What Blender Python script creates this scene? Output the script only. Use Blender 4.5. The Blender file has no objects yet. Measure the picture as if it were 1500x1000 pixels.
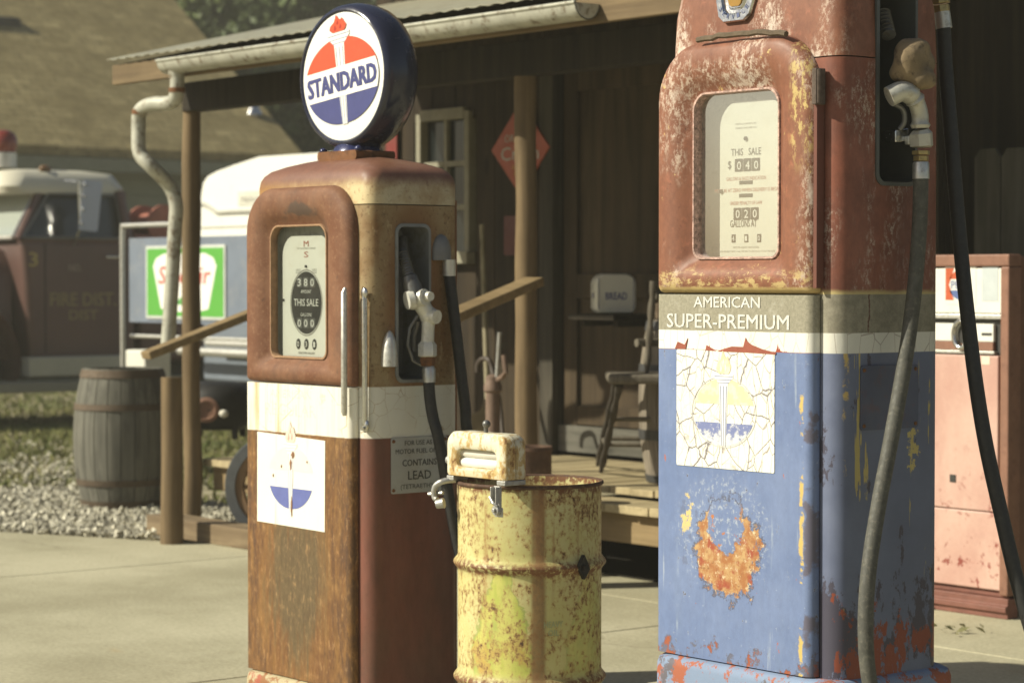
import bpy, bmesh, math, random
from mathutils import Vector, Matrix, Euler
R = math.radians
S = bpy.context.scene
COL = S.collection

# ------------------------------------------------------------------ camera, sky, sun, exposure
CAM_H = 1.25
F = 3480.0                       # focal length in photo pixels (1500 wide)
cd = bpy.data.cameras.new('camera')
cam = bpy.data.objects.new('camera', cd); COL.objects.link(cam)
cd.sensor_width = 36.0
cd.lens = F / 1500 * 36.0
cd.clip_start = 0.05; cd.clip_end = 600
cam.location = (0, 0, CAM_H)
PITCH = math.atan(90 / F)
YAW = math.atan2(.779, .627)     # turned left of +Y
cam.rotation_euler = (R(90) - PITCH, 0, YAW)
cd.dof.use_dof = True
cd.dof.focus_distance = 5.55
cd.dof.aperture_fstop = 5.8
cd.dof.aperture_blades = 0
S.camera = cam

SUN_EL, SUN_XY = R(35.5), Vector((-.485, -.8745))
w = bpy.data.worlds.new("World"); S.world = w; w.use_nodes = True
nt = w.node_tree
bg = nt.nodes['Background']
sky = nt.nodes.new('ShaderNodeTexSky'); sky.sky_type = 'NISHITA'; sky.sun_disc = False
sky.sun_elevation = SUN_EL; sky.sun_rotation = math.atan2(SUN_XY.x, SUN_XY.y)
sky.dust_density = 2.0
nt.links.new(sky.outputs[0], bg.inputs[0]); bg.inputs[1].default_value = 0.05
sd = bpy.data.lights.new('sun', 'SUN'); sd.energy = 4.9; sd.angle = R(.53); sd.color = (1, .945, .77)
sun = bpy.data.objects.new('sun', sd); COL.objects.link(sun)
sdir = Vector((SUN_XY.x * math.cos(SUN_EL), SUN_XY.y * math.cos(SUN_EL), math.sin(SUN_EL))).normalized()
sun.rotation_euler = sdir.to_track_quat('Z', 'Y').to_euler()
S.view_settings.view_transform = 'Standard'; S.view_settings.look = 'None'
S.view_settings.exposure = 0.5; S.view_settings.gamma = 1
S.render.engine = 'CYCLES'
S.cycles.use_denoising = True
S.cycles.max_bounces = 6

# ------------------------------------------------------------------ measuring helpers (photo pixel -> place)
_r = Vector((math.cos(YAW), math.sin(YAW), 0))
_f = Vector((-math.sin(YAW) * math.cos(PITCH), math.cos(YAW) * math.cos(PITCH), -math.sin(PITCH)))
_u = _r.cross(_f)
def ray(px, py): return _r * ((px - 750) / F) + _u * ((500 - py) / F) + _f
O = Vector((0, 0, CAM_H))
def onY(px, py, Y): d = ray(px, py); return O + d * (Y / d.y)
def onX(px, py, X): d = ray(px, py); return O + d * (X / d.x)
def onZ(px, py, Z=0): d = ray(px, py); return O + d * ((Z - CAM_H) / d.z)
def at(px, py, zc): return O + ray(px, py) * zc

# ------------------------------------------------------------------ materials
class T:
    def __init__(s, name):
        s.mat = bpy.data.materials.new(name); s.mat.use_nodes = True
        s.nt = s.mat.node_tree; s.b = s.nt.nodes['Principled BSDF']; s._co = None
    def node(s, t, **k):
        n = s.nt.nodes.new(t)
        for a, v in k.items(): setattr(n, a, v)
        return n
    def put(s, sock, v):
        if isinstance(v, bpy.types.NodeSocket): s.nt.links.new(v, sock)
        elif isinstance(v, (tuple, list)) and sock.type == 'RGBA': sock.default_value = tuple(v)[:3] + (1,)
        else: sock.default_value = v
    def co(s):
        if s._co is None: s._co = s.node('ShaderNodeTexCoord').outputs['Object']
        return s._co
    def xyz(s, v=None):
        n = s.node('ShaderNodeSeparateXYZ'); s.put(n.inputs[0], v or s.co()); return n.outputs[0], n.outputs[1], n.outputs[2]
    def comb(s, x, y, z):
        n = s.node('ShaderNodeCombineXYZ')
        for i, q in enumerate((x, y, z)): s.put(n.inputs[i], q)
        return n.outputs[0]
    def m(s, op, a, b=0.0, c=0.0):
        n = s.node('ShaderNodeMath', operation=op)
        s.put(n.inputs[0], a); s.put(n.inputs[1], b); s.put(n.inputs[2], c); return n.outputs[0]
    def add(s, a, b): return s.m('ADD', a, b)
    def mul(s, a, b): return s.m('MULTIPLY', a, b)
    def ss(s, x, lo, hi, a=0.0, b=1.0):
        n = s.node('ShaderNodeMapRange', interpolation_type='SMOOTHSTEP')
        s.put(n.inputs[0], x); n.inputs[1].default_value = lo; n.inputs[2].default_value = hi
        n.inputs[3].default_value = a; n.inputs[4].default_value = b; return n.outputs[0]
    def scl(s, v, sc, loc=(0, 0, 0)):
        n = s.node('ShaderNodeMapping'); s.put(n.inputs[0], v or s.co()); n.inputs[1].default_value = loc
        n.inputs[3].default_value = sc; return n.outputs[0]
    def noise(s, scale, v=None, detail=5, rough=.6, dist=0, out=0):
        n = s.node('ShaderNodeTexNoise'); s.put(n.inputs['Vector'], v or s.co()); n.inputs['Scale'].default_value = scale
        n.inputs['Detail'].default_value = detail; n.inputs['Roughness'].default_value = rough; n.inputs['Distortion'].default_value = dist
        return n.outputs[out]
    def vor(s, scale, v=None, feature='F1', out='Distance', rnd=1.0):
        n = s.node('ShaderNodeTexVoronoi', feature=feature); s.put(n.inputs['Vector'], v or s.co()); n.inputs['Scale'].default_value = scale
        n.inputs['Randomness'].default_value = rnd
        return n.outputs[out]
    def mix(s, f, a, b):
        n = s.node('ShaderNodeMix', data_type='RGBA'); s.put(n.inputs[0], f); s.put(n.inputs[6], a); s.put(n.inputs[7], b); return n.outputs[2]
    def vary(s, col, f, amt):            # lighten / darken a colour by a 0..1 factor
        n = s.node('ShaderNodeHueSaturation'); s.put(n.inputs['Color'], col)
        s.put(n.inputs['Value'], s.ss(f, 0, 1, 1 - amt, 1 + amt)); return n.outputs[0]
    def ell(s, a, b, ca, cb, ra, rb):    # normalised distance to an ellipse centre
        u = s.mul(s.m('SUBTRACT', a, ca), 1 / ra); v = s.mul(s.m('SUBTRACT', b, cb), 1 / rb)
        return s.m('SQRT', s.add(s.mul(u, u), s.mul(v, v)))
    def rect(s, a, b, a0, a1, b0, b1, e=.004):
        return s.mul(s.mul(s.ss(a, a0 - e, a0 + e), s.ss(a, a1 - e, a1 + e, 1, 0)), s.mul(s.ss(b, b0 - e, b0 + e), s.ss(b, b1 - e, b1 + e, 1, 0)))
    def fin(s, col, rough=.6, metal=0.0, bump=None, bs=.3, bd=.002, spec=.4):
        s.put(s.b.inputs['Base Color'], col); s.put(s.b.inputs['Roughness'], rough); s.put(s.b.inputs['Metallic'], metal)
        s.b.inputs['Specular IOR Level'].default_value = spec
        if bump is not None:
            n = s.node('ShaderNodeBump'); n.inputs['Strength'].default_value = bs; n.inputs['Distance'].default_value = bd
            s.put(n.inputs['Height'], bump); s.nt.links.new(n.outputs[0], s.b.inputs['Normal'])
        return s.mat

def simple(name, col, rough=.6, metal=0., var=.18, scale=9, bump=0., bscale=60, dirt=None, dirt_amt=.3, spec=.4):
    t = T(name); n = t.noise(scale); c = t.vary(col, n, var)
    if dirt:
        d = t.noise(scale * 2.3, detail=8, rough=.7); c = t.mix(t.mul(t.ss(d, .5, .68), dirt_amt), c, dirt)
    rr = t.ss(t.noise(scale * 3), .3, .7, max(.05, rough - .1), min(1, rough + .1))
    return t.fin(c, rr, metal, t.noise(bscale) if bump else None, bump, spec=spec)

def wood(name, c1, c2, axis=2, scale=1.0, rough=.75):
    t = T(name); sc = [28 * scale] * 3; sc[axis] = 1.6 * scale
    g = t.noise(1.0, t.scl(None, sc), detail=8, rough=.65, dist=.6); big = t.noise(2.2)
    c = t.mix(t.ss(g, .3, .72), c1, c2); c = t.vary(c, big, .3)
    knot = t.vor(3.0, t.scl(None, [1.6 if i != axis else .55 for i in range(3)]))
    c = t.mix(t.ss(knot, .05, .11, .7, 0), c, tuple(q * .4 for q in c1))
    return t.fin(c, rough, 0, g, .5, .003, spec=.2)

def glass_mat(name, tint=(.9, .93, .9), refl=.5):
    t = T(name); t.nt.nodes.remove(t.b)
    tr = t.node('ShaderNodeBsdfTransparent'); tr.inputs[0].default_value = tint + (1,)
    gl = t.node('ShaderNodeBsdfGlossy'); gl.inputs['Roughness'].default_value = .06
    fr = t.node('ShaderNodeFresnel'); fr.inputs[0].default_value = 1.45
    mx = t.node('ShaderNodeMixShader'); t.put(mx.inputs[0], t.mul(fr.outputs[0], refl))
    t.nt.links.new(tr.outputs[0], mx.inputs[1]); t.nt.links.new(gl.outputs[0], mx.inputs[2])
    du = t.node('ShaderNodeBsdfDiffuse'); du.inputs[0].default_value = (.62, .6, .52, 1); m2 = t.node('ShaderNodeMixShader')
    t.put(m2.inputs[0], t.add(t.ss(t.noise(14, detail=8, rough=.7), .35, .75, .0, .035), t.ss(t.noise(160, detail=3), .66, .72, 0, .12)))   # dust
    t.nt.links.new(mx.outputs[0], m2.inputs[1]); t.nt.links.new(du.outputs[0], m2.inputs[2])
    t.nt.links.new(m2.outputs[0], t.nt.nodes['Material Output'].inputs[0]); return t.mat

# ------------------------------------------------------------------ mesh builder
def rrect(x0, x1, z0, z1, rs, n=6):
    """rounded rectangle, counter-clockwise from bottom-left; rs = radius or 4 radii (bl, br, tr, tl)"""
    if not isinstance(rs, (tuple, list)): rs = (rs,) * 4
    cs = ((x0, z0, 1, 1, 180), (x1, z0, -1, 1, 270), (x1, z1, -1, -1, 0), (x0, z1, 1, -1, 90)); out = []
    for (x, z, sx, sz, a0), r in zip(cs, rs):
        for i in range(n + 1):
            a = R(a0 + 90 * i / n); out.append((x + sx * r + r * math.cos(a), z + sz * r + r * math.sin(a)))
    return out
def circle(r, n=32, cx=0, cy=0, ry=None):
    return [(cx + r * math.cos(2 * math.pi * i / n), cy + (ry or r) * math.sin(2 * math.pi * i / n)) for i in range(n)]

class MB:
    def __init__(s): s.v = []; s.f = []
    def add(s, vs, fs):
        o = len(s.v); s.v += [tuple(q) for q in vs]; s.f += [tuple(i + o for i in f) for f in fs]; return s
    def box(s, x0, x1, y0, y1, z0, z1, mtx=None):
        vs = [(x, y, z) for x in (x0, x1) for y in (y0, y1) for z in (z0, z1)]
        if mtx: vs = [mtx @ Vector(q) for q in vs]
        return s.add(vs, [(0, 1, 3, 2), (4, 6, 7, 5), (0, 4, 5, 1), (2, 3, 7, 6), (0, 2, 6, 4), (1, 5, 7, 3)])
    def loft(s, loops, cap0=True, cap1=True, closed=True):
        n = len(loops[0]); vs = [p for l in loops for p in l]; fs = []
        for k in range(len(loops) - 1):
            for i in range(n if closed else n - 1):
                j = (i + 1) % n; fs.append((k * n + i, k * n + j, (k + 1) * n + j, (k + 1) * n + i))
        if cap0: fs.append(tuple(range(n))[::-1])
        if cap1: fs.append(tuple(range((len(loops) - 1) * n, len(loops) * n)))
        return s.add(vs, fs)
    def tube(s, pts, r, n=12, cap=True):
        pts = [Vector(p) for p in pts]; rs = r if isinstance(r, (list, tuple)) else [r] * len(pts)
        t0 = (pts[1] - pts[0]).normalized(); up = Vector((0, 0, 1)) if abs(t0.z) < .9 else Vector((1, 0, 0))
        nrm = (up - t0 * up.dot(t0)).normalized(); loops = []
        for i, p in enumerate(pts):
            t = (pts[min(i + 1, len(pts) - 1)] - pts[max(i - 1, 0)]).normalized()
            nrm = (nrm - t * nrm.dot(t)).normalized(); b = t.cross(nrm)
            loops.append([p + (nrm * math.cos(2 * math.pi * k / n) + b * math.sin(2 * math.pi * k / n)) * rs[i] for k in range(n)])
        return s.loft(loops, cap, cap)
    def cyl(s, p0, p1, r, r1=None, n=20): return s.tube([p0, p1], [r, r if r1 is None else r1], n)
    def lathe(s, prof, c=(0, 0, 0), axis='z', n=32, cap0=True, cap1=True):
        loops = []
        for r, h in prof:
            l = []
            for k in range(n):
                a = 2 * math.pi * k / n; x, y = r * math.cos(a), r * math.sin(a)
                p = (x, y, h) if axis == 'z' else ((x, h, -y) if axis == 'y' else (h, x, y))
                l.append(Vector(p) + Vector(c))
            loops.append(l)
        return s.loft(loops, cap0, cap1)
    def plate(s, pts2, fn, d0, d1):
        """2-D outline -> solid between depths d0 and d1 through fn(u, v, d)"""
        return s.loft([[fn(u, v, d0) for u, v in pts2], [fn(u, v, d1) for u, v in pts2]])
    def sphere(s, c, rx, ry=None, rz=None, n=16, m=10):
        ry = ry or rx; rz = rz or rx
        return s.loft([[(c[0] + rx * math.sin(math.pi * j / m) * math.cos(2 * math.pi * k / n), c[1] + ry * math.sin(math.pi * j / m) * math.sin(2 * math.pi * k / n),
                         c[2] - rz * math.cos(math.pi * j / m)) for k in range(n)] for j in [.02] + list(range(1, m)) + [m - .02]])
    def text(s, body, fn, u, v, h, w=None, bold=0.0, d=0.0, thick=0.0006, align='CENTER', rot=0.0, shear=0.0):
        """lettering with cap height h (and total width w if given) centred on (u, v)"""
        cu = bpy.data.curves.new('lettering', 'FONT'); cu.body = body; cu.size = 1; cu.resolution_u = 2; cu.shear = shear
        ob = bpy.data.objects.new('lettering', cu); COL.objects.link(ob)
        me = bpy.data.meshes.new_from_object(ob.evaluated_get(bpy.context.evaluated_depsgraph_get()))
        vs = [q.co.copy() for q in me.vertices]; fs = [tuple(p.vertices) for p in me.polygons]
        bpy.data.objects.remove(ob); bpy.data.curves.remove(cu); bpy.data.meshes.remove(me)
        if not vs: return s
        xs = [q.x for q in vs]; x0, x1 = min(xs), max(xs); ys = [q.y for q in vs]; y0 = 0 if min(ys) > -.25 else 0; y1 = .70
        ky = h / y1; kx = ky if w is None else w / (x1 - x0); ox = {'CENTER': (x0 + x1) / 2, 'LEFT': x0, 'RIGHT': x1}[align]
        c, sn = math.cos(rot), math.sin(rot); out = []
        for q in vs:
            a, b = (q.x - ox) * kx, q.y * ky - h / 2
            out.append((u + a * c - b * sn, v + a * sn + b * c))
        e = bold * h * .9            # heavier strokes: copies a hair apart
        for k, (eu, ev) in enumerate(((0, 0),) if bold < .005 else ((-e, -e * .5), (e, -e * .5), (-e, e * .5), (e, e * .5))):
            s.add([fn(a + eu, b + ev, d + thick + k * .00008) for a, b in out], fs)
        return s
    def each(s, name, mat, parent=None, ang=40, bevel=0):
        """one object per loose piece"""
        par = list(range(len(s.v)))
        def find(a):
            while par[a] != a: par[a] = par[par[a]]; a = par[a]
            return a
        for f in s.f:
            for q in f[1:]: par[find(q)] = find(f[0])
        grp = {}
        for f in s.f: grp.setdefault(find(f[0]), []).append(f)
        out = []
        for fs in grp.values():
            ids = sorted({i for f in fs for i in f}); mp = {a: k for k, a in enumerate(ids)}
            out.append(MB().add([s.v[i] for i in ids], [tuple(mp[i] for i in f) for f in fs]).build(name, mat, parent, ang, bevel))
        return out
    def build(s, name, mat, parent=None, ang=40, bevel=0, seg=2, fix=True):
        me = bpy.data.meshes.new(name); me.from_pydata(s.v, [], s.f); me.update()
        if fix:
            bm = bmesh.new(); bm.from_mesh(me); bmesh.ops.recalc_face_normals(bm, faces=bm.faces); bm.to_mesh(me); bm.free()
        me.polygons.foreach_set('use_smooth', [ang > 0] * len(me.polygons))
        if ang > 0: me.set_sharp_from_angle(angle=R(ang))
        me.materials.append(mat)
        o = bpy.data.objects.new(name, me); COL.objects.link(o); o.parent = parent
        if bevel:
            b = o.modifiers.new('bevel', 'BEVEL'); b.width = bevel; b.segments = seg; b.limit_method = 'ANGLE'; b.angle_limit = R(35)
        return o

def cut(o, *cutters):
    """carve cutters out of o (real openings)"""
    for mb in cutters:
        c = mb.build('cutter', o.data.materials[0], o.parent, 0)
        m = o.modifiers.new('cut', 'BOOLEAN'); m.object = c; m.operation = 'DIFFERENCE'; m.solver = 'EXACT'
        bpy.context.view_layer.update()
        me = bpy.data.meshes.new_from_object(o.evaluated_get(bpy.context.evaluated_depsgraph_get()))
        o.modifiers.remove(m); old = o.data; o.data = me; me.name = old.name; bpy.data.objects.remove(c)
        me.polygons.foreach_set('use_smooth', [True] * len(me.polygons)); me.set_sharp_from_angle(angle=R(40))
    return o

def thing(name, label, cat, loc=(0, 0, 0), rz=0, group=None):
    o = bpy.data.objects.new(name, None); COL.objects.link(o); o.location = loc; o.rotation_euler = (0, 0, rz)
    o.empty_display_size = .1
    return tag(o, label, cat, group)
def tag(o, label, cat, group=None):
    o['label'] = label; o['category'] = cat
    if group: o['group'] = group
    return o
def struct(o): o['kind'] = 'structure'; return o
def move(o, loc, rz=0): o.location = loc; o.rotation_euler = (0, 0, rz); return o
def smooth_path(pts, k=6):
    pts = [Vector(p) for p in pts]; P = [pts[0] * 2 - pts[1]] + pts + [pts[-1] * 2 - pts[-2]]; out = []
    for i in range(1, len(P) - 2):
        for j in range(k):
            t = j / k; a, b, c, d = P[i - 1:i + 3]
            out.append(.5 * ((2 * b) + (c - a) * t + (2 * a - 5 * b + 4 * c - d) * t * t + (3 * b - a - 3 * c + d) * t ** 3))
    return out + [pts[-1]]

# ------------------------------------------------------------------ shared metals, rubber, glass, lettering
chrome = simple('chrome', (.62, .62, .60), .18, 1.0, .1, 30, dirt=(.25, .2, .14), dirt_amt=.35)
alu = simple('cast_aluminium', (.60, .59, .54), .42, .75, .14, 25, .15, 90, dirt=(.22, .19, .14), dirt_amt=.5)
steel_grey = simple('grey_steel', (.16, .16, .155), .45, .5, .2, 14, .1, dirt=(.10, .07, .04), dirt_amt=.5)
brass = simple('brass', (.42, .33, .15), .4, .8, .2, 30, dirt=(.15, .1, .05), dirt_amt=.5)
rubber_grey = simple('weathered_rubber', (.070, .069, .058), .66, 0, .45, 40, .35, 260, dirt=(.16, .15, .115), dirt_amt=.6)
rubber_black = simple('black_rubber', (.022, .022, .022), .5, 0, .25, 30, .1, 220, dirt=(.06, .055, .045), dirt_amt=.3)
lining = simple('grey_lining', (.60, .61, .57), .5, .1, .2, 9, dirt=(.08, .07, .05), dirt_amt=.4)
pane = glass_mat('clear_glass', refl=.55)
cream = simple('cream_enamel', (.82, .81, .74), .4, 0, .03, 7, dirt=(.5, .40, .25), dirt_amt=.12)
ink = simple('black_print', (.03, .03, .028), .5, 0, .2, 60)
ink_soft = simple('faded_grey_print', (.26, .24, .21), .6, 0, .2, 60)
ink_red = simple('faded_red_print', (.42, .13, .08), .6, 0, .2, 60)
paper_white = simple('white_print', (.78, .77, .72), .5, 0, .08, 40)
blue_print = simple('navy_blue_print', (.055, .062, .19), .45, 0, .12, 40)
orange_print = simple('orange_red_print', (.60, .085, .035), .4, 0, .1, 40)
flame_dark = simple('dark_flame_print', (.38, .035, .02), .4, 0, .1, 40)
rust_plain = simple('rust', (.17, .075, .03), .85, .1, .4, 22, .3, 90, dirt=(.05, .025, .015), dirt_amt=.6)

# ================================================================== GROUND
def ground_mats():
    t = T('concrete'); n = t.noise(.9, detail=7, rough=.62); f = t.noise(60, detail=6, rough=.75); s_ = t.noise(3.2, detail=7)
    c = t.mix(t.ss(n, .32, .68), (.31, .285, .19), (.45, .42, .295)); c = t.mix(t.ss(s_, .58, .75, 0, .55), c, (.27, .24, .155))
    c = t.mix(t.ss(t.noise(1.7, t.scl(None, (1, 1, 1), (4, 2, 0)), detail=8, rough=.7), .63, .72, 0, .5), c, (.40, .28, .13)); c = t.vary(c, f, .4)
    c = t.mix(t.ss(t.noise(140, detail=3), .62, .70, 0, .6), c, (.16, .145, .11))
    wv = t.node('ShaderNodeVectorMath', operation='ADD'); t.put(wv.inputs[0], t.co()); ws = t.node('ShaderNodeVectorMath', operation='SCALE'); t.put(ws.inputs[0], t.noise(2.5, out=1)); ws.inputs[3].default_value = .5; t.put(wv.inputs[1], ws.outputs[0])
    ck = t.vor(.42, wv.outputs[0], 'DISTANCE_TO_EDGE'); c = t.mix(t.mul(t.ss(ck, .001, .006, .4, 0), t.ss(t.noise(.8), .47, .56)), c, (.13, .115, .08))
    oil = t.ss(t.add(t.vor(.55, t.scl(None, (1, 1, 0), (.3, .7, 0))), t.mul(t.m('SUBTRACT', t.noise(5, detail=8, rough=.7), .5), .9)), .10, .30, .5, 0); c = t.mix(oil, c, (.17, .145, .095))
    conc = t.fin(c, .9, 0, f, .25, .002, .2)
    t = T('dirt'); n = t.noise(3, detail=8, rough=.7); c = t.mix(t.ss(n, .35, .65), (.22, .19, .115), (.36, .325, .22)); soil = t.fin(c, .95, 0, t.noise(30), .6, .01, .1)
    t = T('dark_mulch'); n = t.noise(25, detail=8, rough=.75); c = t.mix(n, (.012, .011, .009), (.035, .03, .024)); mul = t.fin(c, .95, 0, n, .9, .02, .1)
    return conc, soil, mul
conc, soil, mulch = ground_mats()
struct(MB().add([(-150, -60, -.03), (60, -60, -.03), (60, 160, -.03), (-150, 160, -.03)], [(0, 1, 2, 3)]).build('ground', soil, None, 0))
# concrete forecourt poured in slabs with open joints; its far edge follows the gravel
eL, eR = onZ(-260, 766), onZ(265, 786)
def edgeY(x):
    return eL.y + (eR.y - eL.y) * (x - eL.x) / (eR.x - eL.x) if x < eR.x else min(7.5, eR.y + (x - eR.x) * 2.5)
cf = MB(); xs = [-13.5, -11.3, -9.12, -6.35, -3.2, 0, 3]; g = .006
ys = [-4, -1.2, 1.6, 3.05, 6.2]
for i in range(len(xs) - 1):
    a, b = xs[i] + g, xs[i + 1] - g
    for j in range(len(ys)):
        y0 = ys[j] + g; y1 = (ys[j + 1] - g) if j + 1 < len(ys) else None
        A = min(y1, edgeY(a)) if y1 else edgeY(a); B = min(y1, edgeY(b)) if y1 else edgeY(b)
        if A <= y0 + .02 and B <= y0 + .02: continue
        A = max(A, y0 + .01); B = max(B, y0 + .01)
        cf.loft([[(a, y0, z), (b, y0, z), (b, B, z), (a, A, z)] for z in (-.09, 0)])
struct(cf.build('concrete_forecourt', conc, None, 0, .004))
struct(MB().box(-10.35, -6.0, 6.62, 7.5, -.02, .008).build('mulch_bed', mulch, None, 0))
# gravel and grass, built as real stones and blades
random.seed(11)
t = T('limestone_gravel'); rnd = t.vor(38, None, 'F1', 'Color'); n = t.noise(40); hs = t.node('ShaderNodeSeparateColor'); t.put(hs.inputs[0], rnd)
gravel_m = t.fin(t.vary(t.mix(hs.outputs[0], (.56, .53, .42), (.26, .24, .18)), hs.outputs[1], .35), .85, 0, n, .4)
gv = MB()
def stone(m, p, s_):
    ax = [Vector((random.gauss(0, 1), random.gauss(0, 1), random.gauss(0, 1))).normalized() for _ in range(1)][0]
    q = ax.rotation_difference(Vector((0, 0, 1))).to_matrix(); vs = []
    for dx, dy, dz in ((1, 0, 0), (0, 1, 0), (-1, 0, 0), (0, -1, 0), (0, 0, .7), (0, 0, -.7)):
        vs.append(p + q @ Vector((dx, dy, dz)) * s_ * random.uniform(.7, 1.25))
    m.add(vs, [(0, 1, 4), (1, 2, 4), (2, 3, 4), (3, 0, 4), (1, 0, 5), (2, 1, 5), (3, 2, 5), (0, 3, 5)])
def patch(x, y): return .5 + .5 * math.sin(x * 2.1 + y * 1.3) * math.sin(x * .9 - y * 1.9 + 1)
for k in range(36000):
    px, py = random.uniform(-300, 400), random.uniform(640, 800); p = onZ(px, py, 0)
    if p.y < edgeY(p.x) - .05 * random.random(): continue
    dens = max(0, min(1, (py - 640) / 75)); dens = dens * (1 if py > 715 else (.04 + .5 * patch(p.x, p.y) ** 2))
    if px > 262 and py < 738: continue
    if random.random() > dens: continue
    p.z = random.uniform(-.012, .012); stone(gv, p, .008 + .022 * random.random() ** 2.2)
o = gv.build('gravel', gravel_m, None, 0, fix=False); o['kind'] = 'stuff'
t = T('grass_blades'); n = t.noise(1.1, detail=5); c = t.mix(t.ss(n, .35, .65), (.085, .115, .028), (.17, .165, .055)); c = t.mix(t.ss(t.noise(9), .5, .7, 0, .6), c, (.28, .25, .11)); gm = t.fin(c, .7, spec=.2)
gr = MB()
for k in range(48000):
    px, py = random.uniform(-420, 420), random.uniform(556, 745); p = onZ(px, py, -.03)
    if py > 640 and random.random() < (.25 + .75 * patch(p.x, p.y)) * min(1, (py - 620) / 95) + (.3 if py > 720 else 0): continue
    if random.random() > .35 + 18 / p.length: continue
    h = random.uniform(.02, .065); a = random.uniform(0, 6.28); wv = Vector((math.cos(a), math.sin(a), 0)) * random.uniform(.006, .014); ln = Vector((random.gauss(0, .03), random.gauss(0, .03), h))
    gr.add([p - wv, p + wv, p + ln], [(0, 1, 2)])
o = gr.build('grass', gm, None, 0, fix=False); o['kind'] = 'stuff'

# ================================================================== HOUSE FAR BEHIND (only its long roof shows)
t = T('tan_shingles'); x, y, z = t.xyz()
br = t.node('ShaderNodeTexBrick'); t.put(br.inputs['Vector'], t.comb(y, t.mul(z, 1.74), 0)); br.inputs['Scale'].default_value = 3.2
br.inputs['Color1'].default_value = (.25, .203, .10, 1); br.inputs['Color2'].default_value = (.34, .28, .145, 1); br.inputs['Mortar'].default_value = (.10, .08, .04, 1); br.inputs['Mortar Size'].default_value = .02; br.inputs['Brick Width'].default_value = .9; br.inputs['Row Height'].default_value = .42
c = t.mix(t.ss(t.noise(1.6, t.scl(None, (1, .6, 1.4)), detail=8, rough=.75), .38, .62), br.outputs[0], (.205, .165, .08)); c = t.vary(c, t.noise(6, detail=6), .35)
shingle = t.fin(c, .9, 0, t.noise(20), .4, .01, .1)
hs_ = thing('house', 'distant house with a broad tan shingle roof and grey green wall', 'house', (0, 0, 0))
EX, EY, EZ = -26.7, 17.9, 2.92; SL = .712
ridge = (-6.5, 6.5 * SL)
rf = MB(); rf.add([(EX, EY, EZ), (EX + ridge[0], EY, EZ + ridge[1]), (EX + ridge[0], 1, EZ + ridge[1]), (EX, 1, EZ), (EX, EY, EZ - .12), (EX + ridge[0], EY, EZ + ridge[1] - .12), (EX + ridge[0], 1, EZ + ridge[1] - .12), (EX, 1, EZ - .12), (EX + 2 * ridge[0], EY, EZ), (EX + 2 * ridge[0], 1, EZ)],
       [(0, 1, 2, 3), (7, 6, 5, 4), (0, 4, 5, 1), (3, 2, 6, 7), (0, 3, 7, 4), (1, 8, 9, 2)])
rf.build('roof', shingle, hs_, 0)
gg = simple('grey_green_siding', (.20, .215, .165), .7, 0, .12, 2)
hw_ = MB()
for k in range(13): hw_.box(EX - .46 - .02 * 0, EX - .42 + .0, 1.5, EY - .4, k * .215 - .02, k * .215 + .19)
hw_.box(EX - 12, EX - .47, 1.5, EY - .4, -.02, EZ + .2); hw_.build('wall', gg, hs_, 0)
MB().box(EX - .14, EX + .06, 1, EY, EZ - .30, EZ - .135).build('eave_gutter', simple('olive_gutter', (.19, .20, .15), .6), hs_, 0)
v0 = onX(372, 172, EX - .85); hz = EZ + .85 * SL
m = MB(); m.cyl((EX - .85, v0.y, hz - .1), (EX - .85, v0.y, hz + .42), .055, n=14); m.lathe([(.12, -.02), (.06, .1)], (EX - .85, v0.y, hz + .0), n=14); m.build('vent_pipe', chrome, hs_)
v1 = onX(6, 36, EX - 2.55); hz = EZ + 2.55 * SL
m = MB(); m.box(EX - 2.75, EX - 2.42, v1.y - .5, v1.y + .2, hz - .4, hz + .04); m.build('roof_vent', simple('dark_vent', (.05, .045, .04), .7), hs_, bevel=.04)
m = MB(); m.sphere((EX - .1, onX(205, 232, EX).y, EZ - .15), .05); m.build('eave_lamp', chrome, hs_)

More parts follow.
